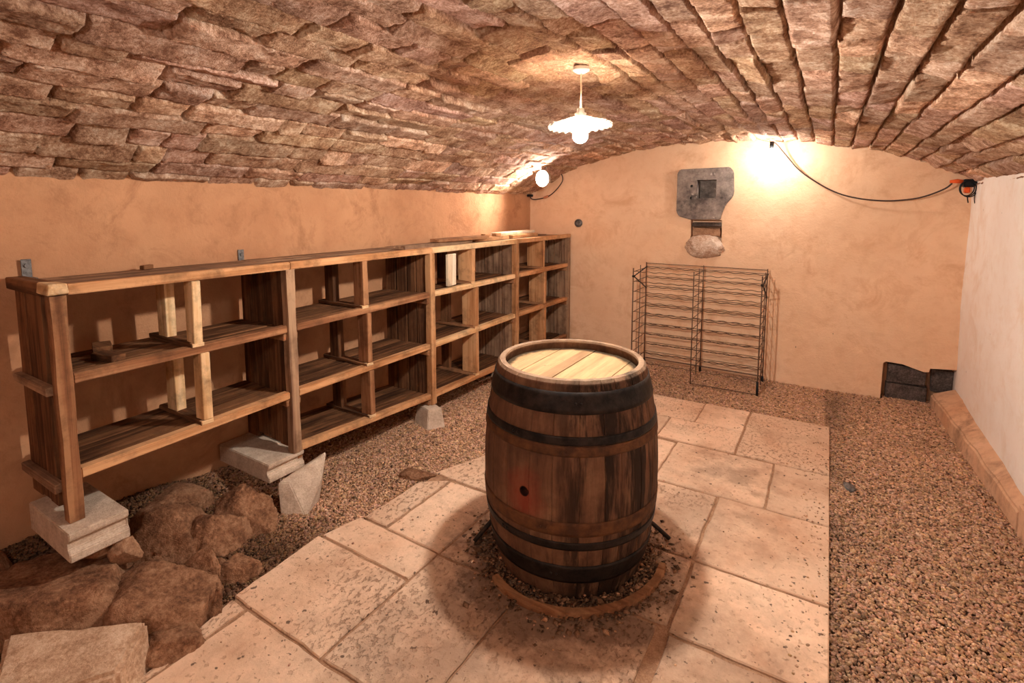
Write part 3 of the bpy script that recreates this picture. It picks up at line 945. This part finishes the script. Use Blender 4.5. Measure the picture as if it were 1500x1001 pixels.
def plank_thing(name, label, cat, c, dims, rz=0.0, tone='brown', axis=1, group=None, ry=0.0, rx=0.0, notch=None):
    bm = bmesh.new()
    lx, ly, lz = dims
    if notch:
        prof = notch
        a = [bm.verts.new((x, -ly / 2, z)) for x, z in prof]; b = [bm.verts.new((x, ly / 2, z)) for x, z in prof]
        n = len(a); bm.faces.new(a); bm.faces.new(b[::-1])
        for i in range(n): bm.faces.new([a[i], b[i], b[(i + 1) % n], a[(i + 1) % n]])
    else:
        add_box(bm, -lx / 2, lx / 2, -ly / 2, ly / 2, 0, lz, .003, .002)
    mt = Matrix.Translation(c) @ Matrix.Rotation(rz, 4, 'Z') @ Matrix.Rotation(ry, 4, 'Y') @ Matrix.Rotation(rx, 4, 'X')
    bm.transform(mt)
    o = bm_obj(name, bm, wood(tone, axis), origin=c)
    return tag(o, label, cat, group)
TZ = ZT + .0305
G = 'loose offcut boards on top of the shelving'
plank_thing('offcut_board', 'weathered brown board lying loose on the shelving top, nearest to the camera', 'board', (-2.70, 3.22, TZ), (.10, .86, .030), .02, 'grey', 1, G)
plank_thing('offcut_board', 'tan board laid overlapping the weathered brown board on the shelving top', 'board', (-2.68, 3.50, TZ + .031), (.10, .66, .028), -.02, 'brown', 1, G)
plank_thing('offcut_board', 'brown board lying under the two small blocks on the shelving top', 'board', (-2.74, 4.02, TZ + .001), (.11, .56, .034), .0, 'orange', 1, G)
plank_thing('offcut_board', 'whitish planed board resting highest on the shelving top near the corner', 'board', (-2.80, 4.58, TZ + .036), (.10, .74, .028), .02, 'pale', 1, G)
plank_thing('offcut_board', 'orange board under the whitish planed board on the shelving top', 'board', (-2.74, 4.62, TZ + .001), (.12, .52, .034), .0, 'orange', 1, G)
plank_thing('wood_block', 'small reddish wood block on the shelving top, left of its twin', 'block', (-2.71, 3.92, TZ + .036), (.05, .075, .030), 0, 'orange', 1, 'small blocks on the shelving top')
plank_thing('wood_block', 'small reddish wood block on the shelving top beside the whitish board', 'block', (-2.71, 4.11, TZ + .036), (.05, .09, .030), 0, 'orange', 1, 'small blocks on the shelving top')
zz = s_z(1, 3.27) + .041
plank_thing('offcut_board', 'pale notched board standing on end in a top bay of the shelving', 'board', (-2.595, 3.265, zz), (.022, .125, .26), .12, 'pale', 2,
            notch=None)
plank_thing('offcut_board', 'brown offcut lying crosswise behind the pale notched board', 'board', (-2.79, 3.16, s_z(1, 3.2) + .031), (.03, .30, .11), .05, 'brown', 1)
plank_thing('wood_block', 'dark nailed wood block lying on the upper shelf at the left end', 'block', (-2.70, .955, s_z(1, .95) + .031), (.14, .06, .03), .2, 'dark', 0)
plank_thing('wood_block', 'dark crumbling wood lump behind the nailed block on the upper shelf', 'block', (-2.86, .99, s_z(1, .95) + .031), (.12, .07, .04), -.3, 'dark', 0)
plank_thing('wood_chip', 'dark wood chip on the shelving top near the left end', 'chip', (-2.96, 1.24, TZ), (.03, .055, .022), .3, 'dark', 1)

# ------------------------------------------------------------------ concrete blocks under the shelving
def concrete_block(label, base, length, width, height, rz=0, tilt=(0, 0), groove=True, taper=0.0, group='concrete blocks propping up the shelving'):
    """grooved block: profile in the local YZ plane, extruded along local X; base = centre of its underside"""
    w, h = width / 2, height
    if groove:
        g = .022; a = h * .30; b = h * .66
        prof = [(-w, 0), (w, 0), (w, a), (w - g, a + .012), (w - g, b), (w, b + .014), (w, h), (-w, h)]
    else:
        prof = [(-w, 0), (w, 0), (w - taper, h), (-w + taper, h)]
    bm = bmesh.new()
    A = [bm.verts.new((-length / 2, y, z)) for y, z in prof]; B = [bm.verts.new((length / 2, y, z)) for y, z in prof]
    n = len(A)
    fs = [bm.faces.new(A), bm.faces.new(B[::-1])]
    for i in range(n): fs.append(bm.faces.new([A[i], B[i], B[(i + 1) % n], A[(i + 1) % n]]))
    bmesh.ops.bevel(bm, geom=list(bm.edges), offset=.004, segments=2, affect='EDGES', clamp_overlap=True)
    bm.transform(Matrix.Translation(base) @ Matrix.Rotation(rz, 4, 'Z') @ Matrix.Rotation(tilt[1], 4, 'Y') @ Matrix.Rotation(tilt[0], 4, 'X'))
    o = bm_obj('concrete_block', bm, M['concrete'], origin=base)
    return tag(o, label, 'block', group)
# local +Y is turned to world +X with rz=-90deg
concrete_block('grooved concrete block under the left end post of the shelving', (-2.685, .80, .248), .205, .43, .122, -PI / 2)
concrete_block('grooved concrete block laid flat under the second post of the shelving', (-2.785, 1.695, .135), .225, .49, .105, -PI / 2)

def block_poly(label, bot, top):
    bm = bmesh.new(); add_quadbox(bm, bot, top, .005)
    c = sum((Vector(p) for p in bot), Vector()) / len(bot)
    tag(bm_obj('concrete_block', bm, M['concrete'], origin=c), label, 'block', 'concrete blocks propping up the shelving')
def block_hull(label, pts):
    bm = bmesh.new()
    for p in pts: bm.verts.new(p)
    bmesh.ops.convex_hull(bm, input=list(bm.verts))
    bmesh.ops.dissolve_limit(bm, angle_limit=.12, verts=list(bm.verts), edges=list(bm.edges))
    bmesh.ops.bevel(bm, geom=list(bm.edges), offset=.005, segments=2, affect='EDGES', clamp_overlap=True)
    tag(bm_obj('concrete_block', bm, M['concrete'], origin=pts[0]), label, 'block', 'concrete blocks propping up the shelving')
block_hull('pale concrete block tilted on edge against the flat block under the second post',
           [(-2.451, 1.582, -.03), (-2.329, 1.65, -.03), (-2.40, 1.79, -.03), (-2.53, 1.70, -.03),
            (-2.516, 1.615, .13), (-2.46, 1.65, .135), (-2.373, 1.792, .12), (-2.455, 1.855, .20), (-2.50, 1.93, .19), (-2.545, 1.72, .13)])
block_poly('small pale concrete block standing upright under the middle of the shelving',
           [(-2.66, 2.86, -.03), (-2.47, 2.80, -.03), (-2.40, 2.93, -.03), (-2.59, 3.0, -.03)],
           [(-2.64, 2.89, .129), (-2.485, 2.835, .129), (-2.43, 2.925, .129), (-2.59, 2.985, .129)])
block_poly('grey concrete block under the far end post by the back wall', [(-2.56, 5.15, -.03), (-2.36, 5.15, -.03), (-2.36, 5.33, -.03), (-2.56, 5.33, -.03)],
           [(-2.55, 5.16, .128), (-2.37, 5.16, .128), (-2.37, 5.32, .128), (-2.55, 5.32, .128)])
block_poly('dark concrete block in the shadow under the fourth post of the shelving', [(-2.75, 4.06, -.03), (-2.55, 4.06, -.03), (-2.55, 4.26, -.03), (-2.75, 4.26, -.03)],
           [(-2.74, 4.07, .123), (-2.56, 4.07, .123), (-2.56, 4.25, .123), (-2.74, 4.25, .123)])

# ------------------------------------------------------------------ rocks
def boulder(label, c, rad, rz=0, seed=1, planes=9, sharp=1.0, name='boulder', mat=None, tilt=0.0, group='bedrock boulders by the shelving'):
    r = random.Random(seed)
    pl = []
    for _ in range(planes + 7):
        n = Vector((r.gauss(0, 1), r.gauss(0, 1), r.gauss(0, .9))).normalized()
        pl.append((n, r.uniform(.60, .88)))
    bm = bmesh.new(); bmesh.ops.create_icosphere(bm, subdivisions=5, radius=1)
    for v in bm.verts:
        d = v.co.normalized()
        k = 1.0
        for n, h in pl:
            q = d.dot(n)
            if q > .05: k = min(k, h / q)
        k = k * sharp + (1 - sharp)
        k *= 1.12 + .06 * mnoise.fractal(d * 1.6 + Vector((seed, 0, 0)), 1.0, 2.0, 3) + .05 * mnoise.fractal(d * 7 + Vector((0, seed, 0)), .8, 2.0, 4)
        v.co = d * k
    bm.transform(Matrix.Translation(c) @ Matrix.Rotation(rz, 4, 'Z') @ Matrix.Rotation(tilt, 4, 'X') @ Matrix.Diagonal((rad[0], rad[1], rad[2], 1)))
    o = bm_obj(name, bm, mat or M['rock'], origin=c, smooth=True)
    return tag(o, label, 'rock', group)
boulder('broad flat brown boulder below the left concrete block, at the left frame edge', (-2.60, .66, .0), (.40, .30, .235), .5, 3, 10)
boulder('faceted brown boulder in front of the left concrete block, next to the slabs', (-2.26, .90, .0), (.27, .20, .185), .5, 8, 11)
boulder('dark brown boulder behind the right end of the left concrete block', (-2.60, 1.10, .02), (.24, .17, .19), .3, 12, 9)
boulder('rounded reddish boulder in the hollow before the second shelving post', (-2.44, 1.26, -.01), (.17, .15, .19), .2, 15, 7)
boulder('tall ridged boulder right beside the tilted concrete block', (-2.50, 1.395, -.01), (.17, .12, .21), .9, 19, 8)
boulder('small brown boulder between the rounded boulder and the gravel edge', (-2.20, 1.18, -.02), (.13, .09, .09), .8, 23, 7)
boulder('pebble sized brown rock in front of the rounded reddish boulder', (-2.29, 1.14, -.01), (.055, .05, .08), .2, 27, 6)
boulder('low brown rock against the slab edge beside the hewn stone', (-2.06, .84, -.03), (.13, .11, .12), .7, 31, 9)
boulder('low dark rock half buried against the left wall', (-2.88, 1.22, .05), (.16, .22, .10), .2, 37, 8)
boulder('rounded brown rock at the far left frame edge below the wall', (-2.93, .52, .06), (.12, .10, .17), .4, 41, 8)
for i, lab in enumerate(('innermost thin layer of split brown rock curling beside the faceted boulder', 'middle thin layer of split brown rock beside the faceted boulder', 'outermost thin layer of split brown rock nearest the slabs')):
    boulder(lab, (-2.235 + .052 * i, 1.02 - .012 * i + .0, .015 - .014 * i), (.115, .026, .15 - .022 * i), .95 - .65, 50 + i, 6, .8, 'rock_layer', tilt=-.5, group='split rock layers')
# rubble propping the left block
rub = [('jagged tan rubble piece under the front edge of the left concrete block', (-2.60, .83, .195), (.085, .055, .055), .3, 61),
       ('light edged rubble piece under the right corner of the left concrete block', (-2.50, .89, .18), (.06, .05, .07), .8, 63)]
for lab, c, rad, rz, sd in rub:
    boulder(lab, c, rad, rz, sd, 12, 1.0, 'rubble', M['mortar'], group='rubble under the left concrete block')
boulder('flat brown stone lying in the gravel at the slab edge left of the barrel', (-2.10, 2.27, -.005), (.13, .05, .035), .25, 71, 8, .9, 'stone', group='loose stones in the gravel')
boulder('small dark grey stone in the gravel right of the slabs', (.185, 3.52, -.006), (.03, .055, .012), .1, 73, 7, .9, 'stone', M['galv'], group='loose stones in the gravel')

def build_hewn():
    bm = bmesh.new()
    T = [(-2.065, .785, .135), (-1.915, .63, .125), (-2.10, .36, .12), (-2.44, .50, .125)]
    Bt = [(-2.03, .79, -.05), (-1.885, .62, -.05), (-2.09, .33, -.05), (-2.46, .49, -.05)]
    add_quadbox(bm, Bt, T, .014)
    bmesh.ops.subdivide_edges(bm, edges=[e for e in bm.edges if e.calc_length() > .06], cuts=12, use_grid_fill=True)
    bmesh.ops.triangulate(bm, faces=[f for f in bm.faces if len(f.verts) > 4])
    for v in bm.verts:
        v.co += Vector((1, 1, 1)) * .007 * mnoise.fractal(v.co * 9, .9, 2.0, 4)
    o = bm_obj('hewn_stone', bm, m_rock('hewn limestone', ('A88468', 'CBA98C', 'DEC3A8'), 9, .6), origin=(-2.17, .56, -.05))
    tag(o, 'squared pale hewn stone block in the near left corner of the floor', 'stone')
build_hewn()

# ------------------------------------------------------------------ wire bottle rack
def build_rack():
    xs = (-1.60, -1.03, -.462); yf, yb = 4.85, 5.27; zt = 1.075; z0 = -.004
    root = thing('wine_rack', 'dark folding wire bottle rack standing on gravel against the back wall', 'rack', (-1.03, 5.06, 0))
    levels = [1.02 - .1 * i for i in range(10)]
    for i, x in enumerate(xs):
        bm = bmesh.new()
        rr = .0062 if i != 1 else .005
        add_tube(bm, [(x, yb, z0), (x, yb, zt)], rr, 6)
        add_tube(bm, [(x, yf, z0), (x, yf, zt - .02)], rr, 6)
        add_tube(bm, [(x + .004, (yf + yb) / 2, .03), (x + .004, (yf + yb) / 2, zt - .01)], .0045, 6)
        for z in levels:
            add_tube(bm, [(x, yf, z), (x, yb, z)], .0036, 5)
        sf = bm_obj('side_frame', bm, M['wire'], root, smooth=True)
        for y in (yf, yb):
            if i == 1 and y == yf: continue
            bm = bmesh.new(); add_tube(bm, [(x, y, -.012), (x, y, .05 if y == yb else .12)], .0105, 8)
            bm_obj('foot', bm, M['blackplastic'], sf, smooth=True)
    for z in levels:
        for y, ph in ((yf + .02, 0), (yb - .02, 1.2)):
            bm = bmesh.new()
            N = 96
            pts = [(xs[0] + (xs[2] - xs[0]) * k / N, y, z + .0045 * math.sin(2 * PI * k / N * 10 + ph)) for k in range(N + 1)]
            add_tube(bm, pts, .0040 if y > 5.1 else .0032, 5)
            bm_obj('wavy_wire', bm, M['wire'], root, smooth=True)
        bm = bmesh.new()
        add_tube(bm, [(xs[0], yb, z + .012), (xs[2], yb, z + .010)], .0034, 5)
        bm_obj('back_wire', bm, M['wire'], root)
    bm = bmesh.new(); add_tube(bm, [(xs[0], yb, zt - .01), (xs[2], yb, zt - .012)], .0045, 6); bm_obj('top_wire', bm, M['wire'], root)
    bm = bmesh.new(); add_tube(bm, [(xs[1], yf, .004), (xs[2], yf, .004)], .004, 6); bm_obj('bottom_wire', bm, M['wire'], root)
    bm = bmesh.new(); add_tube(bm, [(xs[0], yb, .06), (xs[2], yb, .05)], .0065, 6); bm_obj('bottom_wire', bm, M['wire'], root)
    for x, yy in ((xs[0], 0), (xs[2], 0)):
        bm = bmesh.new()
        def chain(p, q):
            n = 14
            pts = [Vector(p).lerp(Vector(q), k / n) for k in range(n + 1)]
            add_tube(bm, pts, [.0075 if k % 2 else .0045 for k in range(n + 1)], 6)
        chain((x + .006, yf, zt - .10), (x + .006, yb, zt - .045))
        chain((x + .006, yf, zt - .10), (x + .006, yb, zt - .27))
        bmesh.ops.create_icosphere(bm, subdivisions=2, radius=.013, matrix=Matrix.Translation((x, yf, zt - .10)))
        bm_obj('chain_brace', bm, M['iron'], root, smooth=True)
build_rack()

# ------------------------------------------------------------------ fittings on the back wall
def build_plaque():
    poly = [(-1.325, 1.60), (-1.325, 1.985), (-1.30, 2.022), (-.835, 2.030), (-.80, 1.985), (-.790, 1.79), (-.80, 1.745), (-.87, 1.66), (-.895, 1.59), (-.905, 1.525), (-1.185, 1.522), (-1.30, 1.555)]
    bm = bmesh.new(); prism_xz(bm, poly, YB - .035, YB + .2)
    bmesh.ops.bevel(bm, geom=[e for e in bm.edges], offset=.008, segments=2, affect='EDGES', clamp_overlap=True)
    bmesh.ops.recalc_face_normals(bm, faces=bm.faces)
    t = NT('grey stone')
    k = t.noise(8, 6, .7)
    c = t.ramp(k, [(.35, lin('5E5450')), (.5, lin('857870')), (.66, lin('A2958A'))])
    bl = t.bw(t.noise(4.5, 5, .7, co=t.mapping(loc=(2.2, 0, 1))), .52, .66)
    c = t.mix(t.math('MULTIPLY', bl, .7), c, lin('2E2A2A'))
    wt = t.bw(t.noise(13, 4, .6), .66, .72)
    c = t.mix(t.math('MULTIPLY', wt, .6), c, lin('C9BEB2'))
    t.color(c).rough(.9); t.bump(t.noise(22, 6, .7), .6, .01)
    o = bm_obj('recessed_stone', bm, t.m, origin=(-1.06, YB, 1.53))
    tag(o, 'grey stone block with a square hollow set high in the back wall', 'stone')
    cs = []
    bm = bmesh.new(); add_box(bm, -1.130, -.950, YB - .2, YB + .11, 1.735, 1.912); cs.append(bm_obj('cut_a', bm, M['iron']))
    for z in (1.853, 1.735):
        bm = bmesh.new(); add_tube(bm, [(-1.180, YB - .2, z), (-1.180, YB + .02, z)], .015, 12); cs.append(bm_obj('cut_b', bm, M['iron']))
    boolean_cut(o, cs)
    # sill stone and rubble seated in the cut below
    bm = bmesh.new(); add_box(bm, -1.172, -.898, YB - .005, YB + .095, 1.455, 1.492, .004, .003)
    tag(bm_obj('lintel_stone', bm, m_rock('dark grey stone', ('3A322E', '564A44', '6E6058'), 12, .6), origin=(-1.035, YB, 1.455)), 'narrow dark stone strip under the hollow grey block', 'stone')
    bm = bmesh.new(); add_box(bm, -1.165, -.905, YB + .01, YB + .10, 1.36, 1.44, .004, .003)
    tag(bm_obj('brick', bm, M['mortar'], origin=(-1.035, YB, 1.36)), 'tan brick in the wall cut under the dark stone strip', 'brick')
    boulder('rounded whitish stone poking from the wall below the hollow grey block', (-1.06, YB + .02, 1.255), (.20, .10, .105), 0, 81, 8, .8, 'rounded_stone', m_rock('whitish stone', ('B08A70', 'CDB29C', 'E6D6C6'), 9, .5), group='stones in the back wall')
build_plaque()

# slate pieces in the broken hole by the floor
def slate(label, x0, x1, z0, z1, y0, y1, rx=0, seed=1):
    bm = bmesh.new(); add_box(bm, x0, x1, y0, y1, z0, z1, .006, .006)
    bmesh.ops.subdivide_edges(bm, edges=[e for e in bm.edges if e.calc_length() > .08], cuts=5, use_grid_fill=True)
    for v in bm.verts: v.co += Vector((.3, 1, .3)) * .005 * mnoise.noise(v.co * 14 + Vector((seed, 0, 0)))
    o = bm_obj('slate_slab', bm, M['slate'], origin=((x0 + x1) / 2, y0, z0))
    tag(o, label, 'slab', 'dark slabs in the broken hole')
M['slate'] = m_rock('dark slate', ('3C3634', '5A504C', '766A64'), 9, .5)
slate('grey slate slab upright in the hole at the foot of the back wall, upper piece', .500, .765, .135, .292, YB + .06, YB + .13, seed=2)
slate('dark slate slab at the bottom of the hole, under the grey upper piece', .492, .775, -.06, .128, YB + .045, YB + .14, seed=5)
slate('blackened slab in the hole beside the right wall corner', .80, .943, .10, .29, YB + .085, YB + .15, seed=9)

# round pipe stub
bm = bmesh.new()
px_, pz_ = -2.409, 1.466
add_lathe(bm, [(.001, 0), (.024, 0), (.030, .004), (.030, -.03), (.044, -.03), (.044, .014), (.024, .018)], (0, 0, 0), 28)
bm.transform(Matrix.Translation((px_, YB - .012, pz_)) @ Matrix.Rotation(PI / 2, 4, 'X'))
tag(bm_obj('pipe_stub', bm, M['galv'], origin=(px_, YB, pz_), smooth=True), 'round grey pipe end in the back wall above the shelving end', 'pipe')

# ------------------------------------------------------------------ lamps
def bulb_mesh(c, r, neck=.03, up=True):
    bm = bmesh.new()
    s = 1 if up else -1
    prof = [(.0008, -r)]
    for k in range(1, 12):
        a = -PI / 2 + PI * .78 * k / 11
        prof.append((r * math.cos(a), r * math.sin(a)))
    prof.append((.013, r * .9 + neck * .4)); prof.append((.013, r * .9 + neck))
    add_lathe(bm, [(p, s * z) for p, z in prof], c, 24)
    return bm

LX, LY, LZ = -.985, 2.19, 1.972
def build_pendant():
    zc = vault_z(LX) - .005
    root = thing('pendant_lamp', 'white pleated pendant lamp hanging lit from the vault', 'lamp', (LX, LY, zc))
    bm = bmesh.new(); add_lathe(bm, [(.001, 0), (.035, -.004), (.038, -.018), (.020, -.03), (.001, -.032)], (LX, LY, zc + .006), 24)
    bm_obj('ceiling_rose', bm, M['ceramic'], root, smooth=True)
    bm = bmesh.new(); add_tube(bm, [(LX, LY, zc - .02), (LX + .001, LY, 2.17), (LX, LY, LZ + .115)], .0035, 8)
    bm_obj('cord', bm, M['paleflex'], root, smooth=True)
    bm = bmesh.new(); add_lathe(bm, [(.006, .125), (.016, .12), (.018, .105), (.026, .10), (.026, .055), (.020, .05)], (LX, LY, LZ), 24)
    bm_obj('lamp_holder', bm, M['ceramic'], root, smooth=True)
    # pleated disc shade, tilted a little
    bm = bmesh.new()
    n = 120; rings = []
    prof = [(.024, .086), (.05, .078), (.09, .062), (.125, .050), (.146, .044), (.146, .041), (.124, .046), (.09, .058), (.05, .074), (.024, .082)]
    for r0, z in prof:
        ring = []
        for k in range(n):
            a = 2 * PI * k / n
            w = .005 * (r0 / .146) ** 2 * math.cos(a * 24)
            ring.append(bm.verts.new((r0 * math.cos(a), r0 * math.sin(a), z + w)))
        rings.append(ring)
    for A, B in zip(rings, rings[1:] + rings[:1]):
        for k in range(n): bm.faces.new([A[k], A[(k + 1) % n], B[(k + 1) % n], B[k]])
    bm.transform(Matrix.Translation((LX, LY, LZ)) @ Matrix.Rotation(-.06, 4, Vector((math.sin(.55), math.cos(.55), 0))))
    bm_obj('lamp_shade', bm, M['enamel'], root, smooth=True)
    bm_obj('bulb', bulb_mesh((LX, LY, LZ), .034, .035), M['bulb'], root, smooth=True)
build_pendant()

def build_fill_lamp():
    # added fill lamp, out of view over the entrance end behind the viewpoint
    c = Vector((-.75, -.75, 2.06)); zc = vault_z(c.x) - .005
    root = thing('fill_lamp', 'opal globe fill lamp added out of view under the vault at the entrance end', 'lamp', (c.x, c.y, zc))
    bm = bmesh.new(); add_lathe(bm, [(.001, .01), (.04, .004), (.04, -.02), (.012, -.03), (.012, -(zc - c.z) + .09), (.03, -(zc - c.z) + .085), (.03, -(zc - c.z) + .05)], (c.x, c.y, zc), 20)
    bm_obj('lamp_holder', bm, M['ceramic'], root, smooth=True)
    bm_obj('globe', bulb_mesh(c, .07, .01), m_emit('fill lamp globe', WARM, FILL), root, smooth=True)
FILL = 50
build_fill_lamp()

def build_back_lamps():
    # globe lamp in the left back corner
    c = Vector((-2.52, 4.70, 1.938))
    root = thing('reflector_lamp', 'lit bulb in a dish reflector hung under the vault in the far left corner', 'lamp', (c.x, c.y, 2.03))
    ax = Vector((-.18, -1, -.05)).normalized()
    rot = Vector((0, 0, -1)).rotation_difference(ax).to_matrix().to_4x4()
    at = Matrix.Translation(c) @ rot
    bm = bmesh.new(); add_tube(bm, [(0, 0, .03), (0, 0, .10)], .018, 16); bm.transform(at)
    bm_obj('lamp_holder', bm, M['blackplastic'], root, smooth=True)
    bm = bulb_mesh((0, 0, 0), .03, .03); bm.transform(at)
    bm_obj('bulb', bm, M['bulb_corner'], root, smooth=True)
    # dish reflector open towards the room
    bm = bmesh.new()
    pr = [(.019, .062), (.045, .052), (.066, .030), (.078, .0), (.083, -.02), (.085, -.02), (.080, .001), (.068, .032), (.046, .055), (.019, .066)]
    add_lathe(bm, pr, (0, 0, 0), 40, closed=True); bm.transform(at)
    bm_obj('reflector', bm, m_plain('pale aluminium', 'C8C4BE', .4, .6), root, smooth=True)
    bm = bmesh.new(); add_tube(bm, [(c.x, c.y + .05, c.z + .05), (c.x, c.y + .06, vault_z(c.x) + .01)], .007, 8)
    bm_obj('hanger', bm, M['galv'], root)
    # its flex, looping to a socket in the corner
    P = [(-2.62, 5.30, 2.03), (-2.60, 5.31, 1.985), (-2.61, 5.315, 1.93), (-2.67, 5.315, 1.855), (-2.74, 5.315, 1.795), (-2.80, 5.315, 1.765), (-2.88, 5.315, 1.745), (-2.96, 5.31, 1.735), (-3.0, 5.30, 1.745), (-3.012, 5.29, 1.775)]
    bm = bmesh.new(); add_tube(bm, smooth(P), .006, 6)
    cr = thing('lamp_cable', 'dark cable looping under the reflector lamp to a socket in the corner', 'cable', (-2.8, 5.32, 1.75))
    bm_obj('flex', bm, M['cable'], cr, smooth=True)
    bm = bmesh.new(); add_tube(bm, [(-2.84, 5.315, 1.755), (-2.785, 5.315, 1.773)], .013, 10); q = bm_obj('connector', bm, m_plain('salmon plastic', 'C9805E', .5), cr, smooth=True); q['label'] = 'salmon inline connector'
    bm = bmesh.new(); add_box(bm, -3.04, -2.985, 5.26, 5.32, 1.765, 1.795, .006); q = bm_obj('plug', bm, M['blackplastic'], cr); q['label'] = 'black plug'
    # bulb on the back wall with its sagging flex
    d = Vector((-.462, 5.08, 2.118))
    root = thing('wall_lamp', 'lit bare bulb close to the back wall right of the grey stone', 'lamp', (d.x, d.y, 2.2))
    bm = bmesh.new(); add_tube(bm, [(d.x, d.y, d.z + .035), (d.x, d.y, d.z + .10)], .018, 16); bm_obj('lamp_holder', bm, M['blackplastic'], root, smooth=True)
    bm_obj('bulb', bulb_mesh(d, .032, .03), M['bulb_back'], root, smooth=True)
    P = [(-.462, 5.08, 2.215), (-.43, 5.20, 2.20), (-.36, 5.29, 2.11), (-.23, 5.30, 1.955), (-.013, 5.30, 1.80), (.16, 5.30, 1.73), (.36, 5.30, 1.70), (.53, 5.29, 1.707), (.65, 5.28, 1.735), (.76, 5.26, 1.79), (.80, 5.24, 1.832)]
    bm = bmesh.new(); add_tube(bm, smooth(P), .0065, 6)
    tag(bm_obj('sagging_cable', bm, M['cable'], origin=P[5], smooth=True), 'dark cable sagging across the back wall from bare bulb to corner box', 'cable')
    # junction in the right corner
    j = thing('junction_box', 'black junction box with coiled cable and orange connector in the right back corner', 'box', (.885, 5.25, 1.80))
    bm = bmesh.new(); add_box(bm, .865, .935, 5.215, 5.30, 1.80, 1.862, .010); bm_obj('housing', bm, M['blackplastic'], j)
    bm = bmesh.new(); add_tube(bm, [(.785, 5.235, 1.845), (.83, 5.235, 1.848), (.868, 5.24, 1.842)], [.011, .016, .014], 12); q = bm_obj('connector', bm, M['orangeplastic'], j, smooth=True); q['label'] = 'orange connector'
    bm = bmesh.new(); add_box(bm, .875, .91, 5.22, 5.27, 1.755, 1.80, .008); q = bm_obj('socket', bm, M['orangeplastic'], j); q['label'] = 'orange socket'
    bm = bmesh.new()
    for k, (R, dx) in enumerate(((.052, 0), (.057, .008), (.048, -.006))):
        pts = [(.892 + dx + R * .9 * math.cos(2 * PI * i / 28), 5.205 + .006 * k, 1.790 + R * 1.15 * math.sin(2 * PI * i / 28)) for i in range(28)]
        add_tube(bm, pts, .0042, 6, closed=True)
    add_tube(bm, smooth([(.89, 5.205, 1.735), (.895, 5.207, 1.705), (.90, 5.21, 1.68)]), .004, 6)
    add_tube(bm, smooth([(.935, 5.205, 1.76), (.948 - .015, 5.205, 1.71), (.938, 5.207, 1.675)]), .003, 6)
    bm_obj('cable_coil', bm, M['blackplastic'], j, smooth=True)

def smooth(P, n=6):
    P = [Vector(p) for p in P]; out = []
    for i in range(len(P) - 1):
        p0, p1, p2, p3 = P[max(i - 1, 0)], P[i], P[i + 1], P[min(i + 2, len(P) - 1)]
        for k in range(n):
            t = k / n
            out.append(.5 * ((2 * p1) + (p2 - p0) * t + (2 * p0 - 5 * p1 + 4 * p2 - p3) * t * t + (3 * p1 - p0 - 3 * p2 + p3) * t ** 3))
    out.append(P[-1])
    return out
build_back_lamps()

# ------------------------------------------------------------------ camera, world, view
f = 752.0
P = math.atan(75 / f); TH = math.atan(466 * math.cos(P) / f)
cam = bpy.data.cameras.new('camera'); co = bpy.data.objects.new('camera', cam); COL.objects.link(co)
cam.sensor_fit = 'HORIZONTAL'; cam.sensor_width = 36; cam.lens = f * 36 / 1500
cam.shift_y = -(500.5 - 378) / 1500
cam.clip_start = .02
co.location = (0, 0, 1.65)
co.rotation_euler = (PI / 2 - P, 0, TH)
S.camera = co
w = bpy.data.worlds.new('world'); S.world = w; w.use_nodes = True
w.node_tree.nodes['Background'].inputs[0].default_value = (.8, .85, 1, 1)
w.node_tree.nodes['Background'].inputs[1].default_value = .0
vs = S.view_settings
vs.view_transform = 'Standard'; vs.look = 'None'; vs.gamma = 1; vs.use_curve_mapping = False
vs.exposure = 2.26
S.cycles.use_denoising = True
S.cycles.max_bounces = 14; S.cycles.diffuse_bounces = 10
